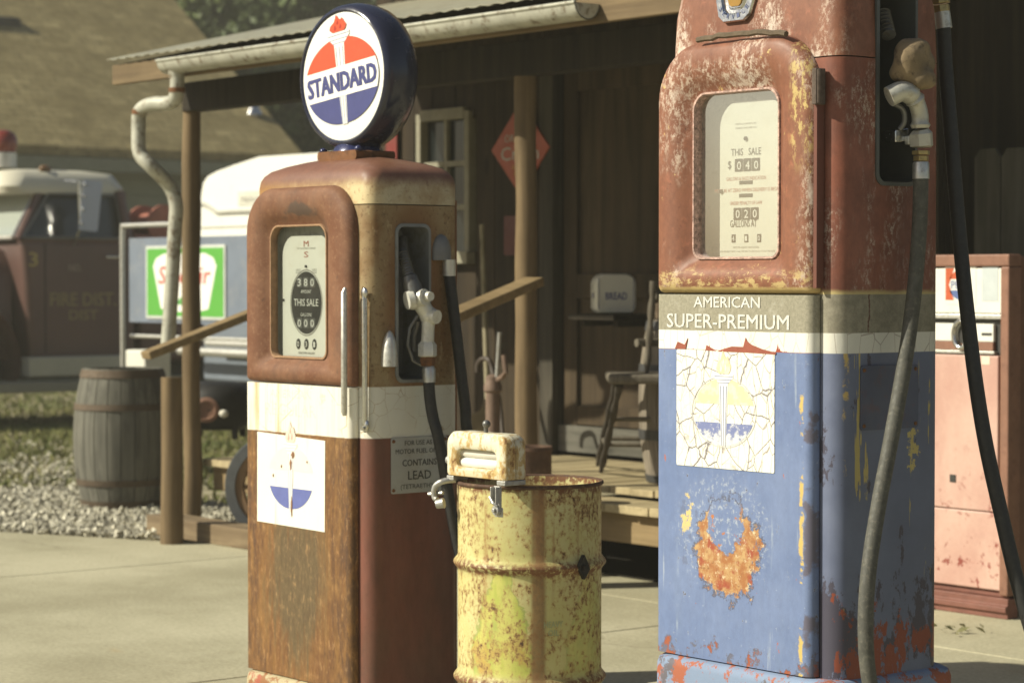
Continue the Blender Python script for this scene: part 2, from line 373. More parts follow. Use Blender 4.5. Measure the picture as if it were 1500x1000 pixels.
# ================================================================== TREES
def leaf_mat(name, a, b):
    t = T(name); n = t.noise(.8, detail=5); f = t.noise(7, detail=3); c = t.mix(t.ss(f, .3, .7), a, b); c = t.vary(c, n, .5)
    m_ = t.fin(c, .6, spec=.3); t.b.inputs['Transmission Weight'].default_value = 0; return m_
bark = simple('bark', (.11, .085, .06), .9, 0, .3, 12, .6, 20)
leaf_a = leaf_mat('tree_leaves', (.07, .105, .03), (.15, .185, .055)); leaf_b = leaf_mat('dark_leaves', (.035, .055, .018), (.085, .11, .034))
def tree(label, x, y, h, r, lm, n, seed, base=.25, group='trees behind the house', lsz=.17, name='leafy_tree'):
    random.seed(seed); root = thing(name, label, 'tree', (x, y, 0), 0, group)
    tr = MB(); tips = []
    tr.tube(smooth_path([(0, 0, -.1), (.1, .05, h * .25), (-.05, .1, h * .5), (.1, 0, h * .8)], 3), [h * .028 * (1 - .8 * i / 9) for i in range(10)], 10)
    for k in range(11):
        a = random.uniform(0, 6.28); z0 = h * random.uniform(.2, .65); L = r * random.uniform(.6, 1.05); z1 = z0 + L * random.uniform(.15, .8)
        e = Vector((math.cos(a) * L, math.sin(a) * L, min(z1, h * .95))); tr.tube(smooth_path([(0, 0, z0), (e.x * .5, e.y * .5, (z0 + e.z) / 2 + .15), e], 3), [h * .011 * (1 - .85 * i / 6) for i in range(7)], 7); tips.append(e)
    tr.build('trunk', bark, root)
    cl = []
    for k in range(46):
        u = Vector((random.gauss(0, 1), random.gauss(0, 1), random.gauss(0, 1))).normalized() * random.random() ** .38
        c = Vector((u.x * r, u.y * r, h * (base + 1) / 2 + u.z * h * (1 - base) / 2)); cl.append((c, random.uniform(.16, .34) * r))
    for e in tips: cl.append((e, .25 * r))
    lv = MB()
    for k in range(n):
        c, s_ = random.choice(cl); d = Vector((random.gauss(0, 1), random.gauss(0, 1), random.gauss(0, .8))).normalized() * s_ * random.random() ** .4; p = c + d
        q = Euler((random.uniform(0, 6.28), random.uniform(0, 6.28), random.uniform(0, 6.28))).to_matrix(); s2 = lsz * random.uniform(.5, 1.2)
        lv.add([p + q @ Vector(t_) * s2 for t_ in ((0, -.9, 0), (.42, -.1, .1), (0, .9, 0), (-.42, -.1, .1))], [(0, 1, 2, 3)])
    lv.build('crown', lm, root, 0, fix=False); return root
def tp(px, zc): p = at(px, 410, zc); return p.x, p.y
x, y = tp(345, 47); tree('tall mid green tree rising behind the right slope of the shingle roof', x, y, 11.0, 2.9, leaf_a, 13000, 1, .05)
x, y = tp(470, 44); tree('dark bushy tree partly hidden by the round pump globe', x, y, 9.0, 2.7, leaf_b, 15000, 2, .0)
x, y = tp(415, 38); tree('low dark tree growing against the house gable end', x, y, 5.0, 1.5, leaf_b, 8000, 3, .0)
x, y = tp(575, 48); tree('dark green tree peeping past the left edge of the wooden shop', x, y, 10.5, 2.8, leaf_b, 12000, 4, .05)
x, y = tp(410, 62); tree('farthest broad tree above the porch roof with sky showing through', x, y, 13.5, 4.8, leaf_a, 13000, 6, .1, lsz=.2)
x, y = tp(255, 66); tree('far tree whose top shows over the shingle roof', x, y, 14.5, 4.2, leaf_a, 9000, 8, .1, lsz=.2)

# ================================================================== WOODEN SHOP
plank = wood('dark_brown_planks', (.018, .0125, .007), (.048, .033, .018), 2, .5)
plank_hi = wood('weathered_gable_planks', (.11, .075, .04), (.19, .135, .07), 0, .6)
cream_wood = simple('weathered_cream_paint', (.24, .225, .165), .7, 0, .25, 14, .2, 60, dirt=(.2, .16, .1), dirt_amt=.5)
door_wood = wood('tan_door_wood', (.038, .026, .0145), (.082, .058, .033), 2, .5)
dark_trim = wood('dark_trim_wood', (.014, .011, .0075), (.035, .027, .017), 2, .8)
grey_wood = wood('grey_weathered_wood', (.075, .072, .058), (.14, .132, .11), 0, .8)
WY, WX0, WX1 = 7.6, -10.62, -6.6
sh = thing('wooden_shop', 'dark plank shop building behind a shaded porch', 'building', (0, 0, 0))
def onW(px, py, dy=0): return onY(px, py, WY - dy)
win = (onW(622, 300).x, onW(686, 300).x, 1.40, 2.09); dor = (-9.08, -8.20, .38, 2.32)
random.seed(21); wl = MB(); x = WX0
while x < WX1 - .01:
    b = min(WX1, x + random.uniform(.15, .21)); segs = [(.30, 3.4)]
    for a0, a1, z0, z1 in (win, dor):
        if b > a0 and x < a1:
            ns = []
            for s0, s1 in segs:
                if z0 > s0: ns.append((s0, z0))
                if z1 < s1: ns.append((z1, s1))
            segs = ns
    d = random.uniform(0, .006)
    for s0, s1 in segs: wl.box(x, b - .005, WY - d, WY + .03 - d, s0, s1)
    x = b
wl.box(WX0, win[0], WY + .031, WY + .06, .3, 3.4); wl.box(win[1], dor[0], WY + .031, WY + .06, .3, 3.4); wl.box(dor[1], WX1, WY + .031, WY + .06, .3, 3.4); wl.box(win[0], win[1], WY + .031, WY + .06, .3, win[2]); wl.box(win[0], win[1], WY + .031, WY + .06, win[3], 3.4); wl.box(dor[0], dor[1], WY + .031, WY + .06, dor[3], 3.4)
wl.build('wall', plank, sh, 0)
m = MB(); m.box(WX0 - .03, WX0 + .02, WY + .07, WY + 5, .0, 3.4); m.box(WX1 - .02, WX1 + .03, WY + .07, WY + 5, 0, 3.4); m.box(WX0 + .03, WX1 - .03, WY + 4.9, WY + 4.95, 0, 3.4); m.build('outer_wall', plank, sh, 0)
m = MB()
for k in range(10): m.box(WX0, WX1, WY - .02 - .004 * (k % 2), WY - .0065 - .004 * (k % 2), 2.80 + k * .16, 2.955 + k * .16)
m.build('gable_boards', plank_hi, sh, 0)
m = MB(); xm = (WX0 + WX1) / 2
m.loft([[(WX0 - .3, yy, 3.35), (xm, yy, 4.7), (WX1 + .3, yy, 3.35), (WX1 + .3, yy, 3.43), (xm, yy, 4.78), (WX0 - .3, yy, 3.43)] for yy in (WY - .35, WY + 5.2)]); m.build('roof', simple('grey_tin', (.33, .32, .28), .6, .4), sh, 0)
MB().add([(WX0, WY + .04, 3.38), (WX1, WY + .04, 3.38), (xm, WY + .04, 4.68)], [(0, 1, 2)]).build('gable', plank, sh, 0)
# window: two by three panes in a cream frame
a0, a1, z0, z1 = win; f = .04; m = MB(); fy0, fy1 = WY - .03, WY + .05
m.box(a0 - f, a0, fy0, fy1, z0 - f, z1 + f); m.box(a1, a1 + f, fy0, fy1, z0 - f, z1 + f); m.box(a0, a1, fy0 - .004, fy1, z1, z1 + f + .02); m.box(a0 - f - .02, a1 + f + .02, fy0 - .03, fy1 - .01, z0 - f - .025, z0 - .002)
wi = m.build('window', cream_wood, sh, 0, .003)
m = MB(); mx_ = (a0 + a1) / 2; m.box(mx_ - .012, mx_ + .012, WY - .006, WY + .02, z0, z1)
for zz in (z0 + .23, z0 + .46): m.box(a0, mx_ - .0125, WY - .010, WY + .02, zz - .014, zz + .014); m.box(mx_ + .0125, a1, WY - .010, WY + .02, zz - .014, zz + .014)
m.build('muntins', cream_wood, wi, 0)
m = MB(); m.box(a0, a1, WY + .022, WY + .028, z0, z1); m.build('pane', simple('dark_window_glass', (.015, .018, .018), .12, 0, .1, 3, spec=.6), wi, 0)
# door
a0, a1, z0, z1 = dor; m = MB()
m.box(a0, a1, WY + .045, WY + .075, z0 + .02, z1); 
dr = m.build('door', door_wood, sh, 0)
m = MB()
for b0, b1, c0, c1 in ((a0 + .02, a0 + .12, z0 + .03, z1), (a1 - .12, a1 - .02, z0 + .03, z1), (a0 + .121, a1 - .121, z1 - .14, z1), (a0 + .121, a1 - .121, 1.16, 1.28), (a0 + .121, a1 - .121, z0 + .155, z0 + .25)): m.box(b0, b1, WY + .022, WY + .0445, c0, c1)
m.build('door_rails', door_wood, dr, 0, .003)
m = MB(); m.box(a0, a1, WY + .004, WY + .0215, z0 + .02, z0 + .15); m.build('kick_board', grey_wood, dr, 0)
m = MB(); m.sphere((a1 - .07, WY - .02, 1.22), .026); m.build('handle', brass, dr)
m = MB(); m.box(a0 - .10, a0, WY - .035, WY + .05, z0, z1 + .1); m.box(a1, a1 + .1, WY - .035, WY + .05, z0, z1 + .1); m.box(a0, a1, WY - .031, WY + .05, z1, z1 + .1); m.build('door_frame', wood('door_casing', (.035, .030, .022), (.075, .066, .050), 2, .8), sh, 0, .004)

# ================================================================== PORCH
post_wood = wood('tan_post_wood', (.105, .073, .040), (.195, .138, .075), 2, .8)
rail_wood = wood('rail_wood', (.17, .12, .06), (.26, .19, .10), 0, .8)
deck_wood = wood('deck_planks', (.26, .21, .12), (.40, .33, .195), 1, .7)
fascia_wood = wood('brown_fascia', (.12, .085, .048), (.20, .145, .08), 0, .6)
po = thing('porch', 'timber porch with tin roof, white gutter and plank deck', 'porch', (0, 0, 0))
EYv, EH, RXL, RXR = 5.88, 2.35, -10.48, -6.1; WH = 2.74
tin = simple('weathered_tin', (.34, .33, .25), .55, .35, .2, 5, dirt=(.2, .15, .09), dirt_amt=.5)
m = MB(); n = 150; top = []; bot = []
for i in range(n + 1):
    x = RXL + (RXR - RXL) * i / n; b = .004 * math.sin(i * 2 * math.pi / 3.2); top.append((x, b))
m.loft([[(x, EYv - .03, EH - .008 + b) for x, b in top] + [(x, EYv - .03, EH - .012 + b) for x, b in top[::-1]], [(x, WY - .03, WH + b) for x, b in top] + [(x, WY - .03, WH - .004 + b) for x, b in top[::-1]]]); m.build('roof', tin, po, 30)
m = MB(); m.box(RXL, RXR, EYv, EYv + .035, EH - .132, EH - .035); m.build('fascia', fascia_wood, po, 0, .004)
sl = (WH - EH) / (WY - EYv); m = MB()
for k in range(9):
    x = RXL + .05 + k * (RXR - RXL - .1) / 8; m.loft([[(x - .02, y_, EH - .13 + (y_ - EYv) * sl), (x + .02, y_, EH - .13 + (y_ - EYv) * sl), (x + .02, y_, EH - .035 + (y_ - EYv) * sl), (x - .02, y_, EH - .035 + (y_ - EYv) * sl)] for y_ in (EYv + .04, WY - .03)])
m.each('rafter', dark_trim, po, 0)
PY = 6.3
m = MB(); m.box(RXL + .05, RXR, PY - .05, PY + .05, 2.10, 2.245); m.build('beam', dark_trim, po, 0, .004)
def post(px, r, top=2.10, Y=PY, z0=0, shape=0):
    b = onY(px, 410, Y); m = MB(); random.seed(int(px)); pts = []; rs = []
    for i in range(9): pts.append((b.x + random.uniform(-.006, .006), Y + random.uniform(-.006, .006), z0 + (top - z0) * i / 8)); rs.append(r * random.uniform(.94, 1.06) * (1 if not shape else 1.25 - .3 * i / 8))
    return m.tube(pts, rs, 16).build('post', post_wood, po, 50), b
post(281, .047); post(771, .046); post(1010, .047)
# short newels in front and the sloping hand rails they carry
n1 = onY(251, 560, 5.80); m = MB(); m.tube([(n1.x, 5.8, 0), (n1.x + .004, 5.8, .4), (n1.x, 5.8, .79)], [.056, .052, .05], 16); m.build('newel_post', post_wood, po, 50)
def rail(p, q):
    p, q = Vector(p), Vector(q); d = (q - p).normalized(); s_ = d.cross(Vector((0, 0, 1))).normalized(); u = s_.cross(d)
    m = MB(); m.loft([[c + s_ * a + u * b for a, b in ((-.048, -.019), (.048, -.019), (.048, .019), (-.048, .019))] for c in (p, q)]); return m.build('hand_rail', rail_wood, po, 0, .006)
rail(onY(213, 521, 5.66), onY(384, 453, 6.28)); rail(onY(655, 467, 5.62), onY(783, 412, 6.24))
# deck on joists
DZ = .38; random.seed(31); m = MB(); x = -10.42
while x < -6.4:
    b = x + random.uniform(.135, .15); m.box(x, b - .006, 6.60 + random.uniform(-.004, .004), WY - .005, DZ - .03, DZ + random.uniform(-.002, .002)); x = b
m.build('deck', deck_wood, po, 0, .003)
m = MB(); x = -10.42
while x < -6.4:
    b = x + random.uniform(.135, .15); m.box(x, b - .006, 6.36 + random.uniform(-.006, .006), 6.585, DZ - .075, DZ - .04 + random.uniform(-.002, .002)); x = b
m.build('deck_step', deck_wood, po, 0, .003)
m = MB(); m.box(-10.40, -6.4, 6.41, 6.45, DZ - .20, DZ - .076); m.build('deck_fascia', rail_wood, po, 0, .004)
m = MB()
for x in (-10.3, -9.1, -7.9, -6.7): m.box(x - .05, x + .05, 6.75, 6.85, -.02, DZ - .19); m.box(x - .045, x + .045, 6.46, 7.55, DZ - .18, DZ - .085)
m.each('deck_joist', dark_trim, po, 0)
# white half-round gutter and its crooked downspout
white_tin = simple('chalky_white_tin', (.42, .415, .345), .55, .2, .28, 9, .15, 40, dirt=(.14, .10, .06), dirt_amt=.9)
g0, g1 = onY(247, 94, EYv - .06), onY(862, 15, EYv - .06); gr_ = .062; m = MB(); gz = EH - .065
lp_ = []
for x in (g0.x, g1.x):
    q = [(x, EYv - .065 + gr_ * math.cos(a), gz + gr_ * math.sin(a)) for a in [math.pi + math.pi * k / 12 for k in range(13)]]
    q += [(x, EYv - .065 + (gr_ - .004) * math.cos(a), gz + (gr_ - .004) * math.sin(a)) for a in [2 * math.pi - math.pi * k / 12 for k in range(13)]]
    lp_.append(q)
m.loft(lp_); m.tube([(g0.x, EYv - .065 - gr_, gz), (g1.x, EYv - .065 - gr_, gz)], .007, 8)
for x in (g0.x + .002, g1.x - .002): m.plate([(gr_ * math.cos(a), gr_ * math.sin(a)) for a in [math.pi + math.pi * k / 12 for k in range(13)]], lambda u, v, d: (x + d, EYv - .065 + u, gz + v), -.002, .002)
gut = m.build('gutter', white_tin, po, 40)
YD = EYv - .06
DP = [onY(259, 104, YD), onY(259, 132, YD), onY(252, 150, YD), onY(222, 153, YD - .02), onY(205, 164, YD - .03), onY(203, 192, YD - .03), onY(205, 225, YD - .03), onY(222, 244, YD), onY(248, 272, YD + .1), onY(258, 300, YD + .13), onY(256, 340, YD + .13), onY(251, 430, YD + .12), onY(245, 515, YD + .1)]
m = MB(); m.tube(smooth_path(DP, 5), .035, 16); m.lathe([(.034, -.09), (.042, -.05), (.05, 0)], (DP[0].x, YD, DP[0].z + .05), n=18); m.build('downspout', white_tin, gut, 50)
m = MB()
for q in (4, 1): m.cyl(DP[q] + Vector((0, 0, .01)), DP[q] - Vector((0, 0, .012)), .0385, n=16)
m.each('pipe_band', rust_plain, gut)
tag(MB().box(-10.25, -8.35, 5.93, 6.08, .0, .095).build('timber_sleeper', wood('sleeper_wood', (.14, .10, .06), (.25, .19, .115), 0, .7), None, 0, .006), 'long brown timber sleeper lying on the concrete before the porch', 'timber')

# ================================================================== FENCE, DARK SHED AND GROUND BEYOND (right edge)
fence_wood = wood('grey_fence_boards', (.05, .047, .036), (.10, .094, .074), 2, .6)
fe = thing('board_fence', 'grey dog-eared board fence behind the red drink machine', 'fence', (0, 0, 0))
m = MB(); x = -6.52; random.seed(8)
while x < -2.5:
    h = 1.80 + random.uniform(-.012, .012); b = x + .135; m.plate([(x, .02), (b, .02), (b, h - .035), (b - .03, h), (x + .03, h), (x, h - .035)], lambda u, v, d: (u, 7.72 + d, v), random.uniform(0, .004), .02); x = b + .008
m.build('boards', fence_wood, fe, 0)
m = MB(); m.box(-6.5, -2.5, 7.742, 7.78, .35, .44); m.box(-6.5, -2.5, 7.742, 7.78, 1.4, 1.49); m.each('rail', fence_wood, fe, 0)
for x in (-6.4, -4.4, -2.6): MB().box(x - .045, x + .045, 7.781, 7.87, -.05, 1.7).build('post', fence_wood, fe, 0)
ds = thing('dark_shed', 'tall dark green boarded shed beyond the fence', 'shed', (0, 0, 0))
dg = wood('dark_green_boards', (.020, .021, .015), (.036, .037, .026), 2, .4)
m = MB(); x = -7.6; random.seed(9)
while x < -1.0:
    b = x + .24; m.box(x, b - .008, 10.0 - random.uniform(0, .008), 10.03, 0, 4.6); x = b
m.box(-7.6, -1, 10.031, 10.06, 0, 4.6); m.box(-7.6, -7.56, 10.07, 14, 0, 4.6); m.box(-1.04, -1, 10.07, 14, 0, 4.6); m.build('wall', dg, ds, 0)
MB().box(-7.9, -.7, 9.7, 14.3, 4.62, 4.75).build('roof', simple('dark_roof', (.05, .05, .045), .8), ds, 0)
# ------------------------------------------------------------------ weathered paint of the left pump
def scratches(t, dens=.72, sx=6, sz=1.2):
    return t.ss(t.noise(9, t.scl(None, (sx, sx, sz)), detail=8, rough=.75), dens, dens + .07)
def left_lower():
    t = T('orange_rust_panel'); x, y, z = t.xyz()
    n1 = t.noise(7, detail=8, rough=.7); st = t.noise(10, t.scl(None, (2.2, 2.2, .3)), detail=9, rough=.72, dist=.4)
    fine = t.noise(60, t.scl(None, (1, 1, .45)), detail=6, rough=.75)
    c = t.mix(t.ss(st, .35, .65), (.225, .118, .040), (.165, .078, .030))
    c = t.mix(t.ss(n1, .5, .72, 0, .8), c, (.27, .155, .060))
    patch = t.ss(t.add(t.ell(x, z, -.03, .36, .15, .25), t.mul(t.m('SUBTRACT', st, .5), 2.6)), .55, 1.2, .9, 0)
    c = t.mix(patch, c, (.115, .085, .045))
    edge = t.mul(t.ss(t.add(t.m('ABSOLUTE', t.add(x, .03)), t.mul(t.m('SUBTRACT', st, .5), .55)), .12, .30), t.ss(t.noise(24, t.scl(None, (1.5, 1.5, .5)), detail=8, rough=.75), .40, .58))
    c = t.mix(t.mul(edge, .85), c, (.085, .048, .03))
    c = t.mix(t.mul(scratches(t, .62, 7, .8), .6), c, (.06, .04, .025))
    g2 = t.noise(45, t.scl(None, (1.6, 1, .22)), detail=8, rough=.8); c = t.mix(t.ss(g2, .52, .62, 0, .6), c, (.10, .06, .035)); c = t.mix(t.ss(fine, .55, .63, 0, .45), c, (.33, .20, .09)); c = t.vary(c, fine, .5)
    # the white band with its rust runs
    runs = t.noise(22, t.scl(None, (1, 1, .05)), detail=6, rough=.7)
    wc = t.mix(t.mul(t.ss(runs, .47, .66), t.ss(x, -.31, .12, 1.0, .25)), (.74, .72, .62), (.50, .30, .10))
    wc = t.mix(t.mul(t.ss(t.noise(14, detail=9, rough=.75), .60, .70), .6), wc, (.42, .30, .17))
    ck = t.vor(11, t.scl(None, (.7, 1, 1.6)), 'DISTANCE_TO_EDGE'); wc = t.mix(t.mul(t.ss(ck, 0, .016, 1, 0), t.ss(t.noise(6), .47, .6)), wc, (.32, .2, .1))
    zz = t.add(z, t.mul(t.m('SUBTRACT', t.noise(30), .5), .006))
    c = t.mix(t.ss(zz, .798, .802), c, wc)
    return t.fin(c, t.ss(n1, .3, .7, .5, .8), 0, t.add(st, t.mul(fine, .5)), .35, .002, .25)
def left_body():
    t = T('cream_and_red_paint_body'); x, y, z = t.xyz()
    n1 = t.noise(6, detail=8, rough=.7); fine = t.noise(70, detail=6, rough=.75); st = t.noise(12, t.scl(None, (2, 2, .3)), detail=8, rough=.7)
    low = t.vary(t.mix(t.ss(t.noise(3, t.scl(None, (1, 1, .5)), detail=7, rough=.7), .38, .64), (.165, .060, .040), (.125, .058, .038)), t.noise(18, t.scl(None, (1, 1, .3)), detail=8, rough=.75), .35); low = t.mix(t.ss(t.noise(9, t.scl(None, (1, 1, .6)), detail=9, rough=.75), .57, .66, 0, .5), low, (.085, .048, .034))
    low = t.mix(t.ss(fine, .60, .66, 0, .5), low, (.09, .035, .025))
    up = t.mix(t.ss(n1, .36, .66), (.30, .225, .12), (.205, .12, .05)); up = t.mix(t.ss(st, .52, .72, 0, .8), up, (.20, .095, .035))
    up = t.mix(t.ss(fine, .545, .62, 0, .75), up, (.13, .07, .03)); up = t.mix(t.ss(t.noise(34, t.scl(None, (1, 1, .5)), detail=8, rough=.78), .56, .64, 0, .6), up, (.42, .33, .18))
    # rust round the niche and down from it
    ns = t.ss(t.add(t.ell(y, z, .185, 1.19, .10, .29), t.mul(t.m('SUBTRACT', n1, .5), 1.1)), .75, 1.25, .75, 0); up = t.mix(ns, up, (.19, .085, .03))
    wh = t.vary((.66, .645, .56), t.noise(5), .1); wn = t.node('ShaderNodeVectorMath', operation='ADD'); ws = t.node('ShaderNodeVectorMath', operation='SCALE'); t.put(ws.inputs[0], t.noise(14, out=1)); ws.inputs[3].default_value = .03; t.put(wn.inputs[0], t.scl(None, (0, 1, .8))); t.put(wn.inputs[1], ws.outputs[0]); ck = t.vor(24, wn.outputs[0], 'DISTANCE_TO_EDGE')
    wh = t.mix(t.mul(t.ss(ck, 0, .022, .8, 0), t.ss(t.noise(4.5), .40, .52)), wh, (.36, .25, .13)); wh = t.mix(t.ss(st, .62, .75, 0, .6), wh, (.45, .3, .14))
    c = t.mix(t.ss(z, .798, .802), low, wh); c = t.mix(t.ss(z, .944, .948), c, up)
    return t.fin(c, t.ss(n1, .3, .7, .42, .7), 0, fine, .15, .001, .35)
def left_door():
    t = T('brown_rust_door'); x, y, z = t.xyz()
    n1 = t.noise(9, detail=9, rough=.7); fine = t.noise(85, detail=6, rough=.8); st = t.noise(14, t.scl(None, (1.6, 1.6, .35)), detail=8)
    c = t.mix(t.ss(n1, .36, .66), (.20, .098, .054), (.145, .060, .030)); c = t.mix(t.ss(st, .55, .72, 0, .6), c, (.115, .058, .035))
    c = t.mix(t.ss(fine, .54, .62, 0, .6), c, (.27, .145, .08)); c = t.mix(t.ss(t.noise(40, t.scl(None, (1, 1, .5)), detail=8, rough=.8), .57, .65, 0, .65), c, (.07, .04, .028)); c = t.mix(t.ss(t.noise(5, t.scl(None, (1, 1, .6), (3, 3, 3)), detail=7), .52, .66, 0, .5), c, (.095, .055, .038))
    sm = t.ss(t.add(t.ell(x, z, -.01, 1.455, .085, .022), t.mul(t.m('SUBTRACT', t.noise(22, detail=6), .5), 2.2)), .6, 1.1, .8, 0); c = t.mix(sm, c, (.075, .055, .042))
    return t.fin(c, .68, 0, t.add(n1, t.mul(fine, .6)), .4, .0015, .3)
def left_cap():
    t = T('red_oxide_and_cream_cap'); x, y, z = t.xyz()
    n1 = t.noise(7, detail=8, rough=.7); fine = t.noise(80, detail=6, rough=.75)
    red = t.mix(t.ss(n1, .35, .7), (.205, .096, .058), (.15, .064, .040)); crm = t.mix(t.ss(n1, .4, .68), (.50, .44, .29), (.34, .25, .14))
    front = t.ss(y, .035, .10, 1, 0)
    org = t.mix(t.ss(x, -.28, .12), (.33, .175, .055), (.58, .47, .27)); crm = t.mix(front, crm, t.mix(t.ss(n1, .45, .6, 0, .6), org, (.32, .16, .05)))
    zl = t.add(z, t.mul(t.m('SUBTRACT', n1, .5), .03))
    c = t.mix(t.ss(zl, 1.508, 1.553), crm, red); c = t.mix(t.ss(fine, .56, .63, 0, .55), c, (.16, .085, .05))
    return t.fin(c, t.ss(n1, .3, .7, .32, .6), 0, fine, .12, .001, .45)
def skirt(name, base, chips):
    t = T(name); n1 = t.noise(14, detail=9, rough=.75); n2 = t.noise(9, t.scl(None, (1, 1, 1), (3, 1, 2)), detail=8, rough=.7)
    c = t.vary(base, t.noise(5), .15); c = t.mix(t.ss(n1, .52, .56), c, chips[0]); c = t.mix(t.ss(n2, .58, .61), c, chips[1])
    return t.fin(c, .65, 0, n1, .4, .002, .3)

# ------------------------------------------------------------------ weathered paint of the right pump
def chips_mask(t, scale, lo, stretch=(1, 1, 1), off=(0, 0, 0), w=.02):
    return t.ss(t.noise(scale, t.scl(None, stretch, off), detail=9, rough=.72), lo, lo + w)
def right_front():
    t = T('blue_paint_panel'); x, y, z = t.xyz()
    n1 = t.noise(5, detail=6); fine = t.noise(70, detail=7, rough=.75); mid = t.noise(20, detail=8, rough=.7)
    blue = t.mix(t.ss(n1, .3, .7), (.125, .175, .325), (.162, .215, .370)); blue = t.mix(t.ss(t.noise(13, t.scl(None, (1, 1, .25)), detail=7), .55, .75, 0, .5), blue, (.15, .20, .33))
    blue = t.vary(blue, t.noise(50, t.scl(None, (1, 1, .5)), detail=8, rough=.8), .22); blue = t.mix(t.ss(fine, .62, .66, 0, .7), blue, (.36, .40, .50)); blue = t.mix(t.ss(t.noise(55, t.scl(None, (1, 1, 1), (8, 8, 8)), detail=7, rough=.8), .64, .68, 0, .8), blue, (.09, .10, .15))
    # bare red / grey primer low down and along the right edge
    low = t.add(t.ss(z, .07, .25, .135, -.10), t.ss(x, .16, .25, 0, .09))
    ch = t.ss(t.add(t.noise(11, detail=9, rough=.7), low), .66, .68); rim = t.ss(t.add(t.noise(11, detail=9, rough=.7), low), .645, .66)
    c = t.mix(t.mul(rim, .8), blue, (.115, .11, .14)); c = t.mix(t.mul(ch, t.ss(t.noise(16, t.scl(None, (1, 1, 1), (5, 5, 5))), .44, .5)), c, (.30, .085, .045))
    small = chips_mask(t, 30, .635, (1, 1, .7), (2, 0, 0), .012); c = t.mix(t.mul(chips_mask(t, 30, .622, (1, 1, .7), (2, 0, 0), .008), .7), c, (.34, .39, .50)); c = t.mix(small, c, (.085, .08, .11)); c = t.mix(t.mul(t.ss(t.noise(30, t.scl(None, (1.2, 1, .05), (5, 0, 0)), detail=6), .60, .66), t.ss(t.noise(6, t.scl(None, (1, 1, 1), (1, 7, 7))), .48, .6)), c, (.27, .32, .43))
    c = t.mix(chips_mask(t, 30, .66, (1, 1, .6), (7, 0, 0)), c, (.40, .12, .06))
    # yellow runs near the seam
    yr = t.mul(t.mul(t.ss(t.m('ABSOLUTE', t.add(x, t.add(-.196, t.mul(t.m('SUBTRACT', mid, .5), .03)))), .003, .008, 1, 0), t.ss(t.noise(9, t.scl(None, (.5, 1, 1.0), (0, 0, 4)), detail=7, rough=.7), .50, .53)), 1.0)
    c = t.mix(yr, c, (.55, .40, .13))
    dk = t.mul(t.ss(t.m('ABSOLUTE', t.add(x, t.add(-.216, t.mul(t.m('SUBTRACT', mid, .5), .05)))), .008, .016, 1, 0), t.ss(t.noise(8, t.scl(None, (.5, 1, .8)), detail=7), .47, .52)); c = t.mix(t.mul(dk, .8), c, (.105, .085, .10))
    # the big peeled oval
    e0 = t.add(t.ell(x, z, -.04, .345, .112, .128), t.mul(t.m('SUBTRACT', mid, .5), 1.6))
    halo = t.mul(t.ss(t.ell(x, z, -.055, .375, .17, .145), .8, 1.05, 1, 0), t.ss(fine, .52, .60)); c = t.mix(t.mul(halo, .75), c, (.36, .40, .48))
    c = t.mix(t.mul(t.mul(t.ss(t.ell(x, z, -.17, .36, .05, .16), .6, 1.0, 1, 0), t.ss(mid, .55, .6)), .8), c, (.12, .15, .25))
    pl = t.ss(e0, .86, .92, 1, 0)
    hole = t.ss(t.add(t.ell(x, z, -.048, .415, .062, .095), t.mul(t.m('SUBTRACT', mid, .5), 1.5)), .85, .93, 1, 0)
    pl = t.mul(pl, t.m('SUBTRACT', 1.0, hole))
    oc = t.mix(t.ss(t.noise(26, detail=9, rough=.75), .42, .62), (.33, .14, .055), (.46, .30, .14)); oc = t.mix(t.ss(t.noise(17, t.scl(None, (1, 1, 1), (9, 3, 3)), detail=6), .52, .62), oc, (.30, .075, .04))
    oc = t.mix(t.ss(t.noise(48, detail=7, rough=.8), .54, .62), oc, (.60, .50, .33))
    oc = t.mix(t.ss(t.noise(70, detail=7, rough=.85), .55, .62, 0, .8), oc, (.16, .07, .03)); ring = t.mul(t.m('SUBTRACT', t.ss(e0, .94, .99, 1, 0), t.ss(e0, .86, .92, 1, 0)), t.ss(fine, .42, .48)); lift = t.mul(t.mul(hole, t.ss(e0, .9, 1.0, 1, 0)), t.ss(t.noise(38, detail=7), .60, .63)); c = t.mix(lift, c, (.42, .16, .06)); c = t.mix(t.mul(ring, .9), c, (.085, .09, .13)); c = t.mix(pl, c, oc)  # ring: dark outline painted as the shadow of the curling paint edge
    yy = t.mul(t.ss(t.add(t.ell(x, z, -.18, .405, .04, .07), t.mul(t.m('SUBTRACT', mid, .5), 4.5)), .30, .42, 1, 0), t.ss(fine, .40, .45)); c = t.mix(yy, c, (.58, .46, .2))
    # white band above, torn along its foot; grey band on top of that
    wh = t.vary((.72, .71, .64), t.noise(8), .07); ck = t.vor(26, t.scl(None, (1, 1, .55)), 'DISTANCE_TO_EDGE'); wh = t.mix(t.mul(t.ss(ck, 0, .02, 1, 0), .8), wh, (.33, .30, .26))
    zz = t.m('SUBTRACT', z, t.mul(t.ss(t.noise(9, t.scl(None, (1.3, 0, 0)), detail=7, rough=.75), .5, .78), t.mul(t.ss(t.m('ABSOLUTE', t.add(x, .03)), .14, .19, 1, 0), .05)))
    c2 = t.mix(t.ss(zz, .800, .802), (.30, .062, .035), wh); c = t.mix(t.ss(z, .799, .801), c, c2)
    gf = t.noise(110, detail=6, rough=.8); gr = t.mix(t.ss(gf, .35, .7), (.225, .21, .155), (.34, .315, .24)); gr = t.mix(t.ss(t.noise(16, detail=7), .58, .68, 0, .6), gr, (.42, .40, .33))
    c = t.mix(t.ss(t.add(z, t.mul(t.m('SUBTRACT', mid, .5), .003)), .844, .846), c, gr)
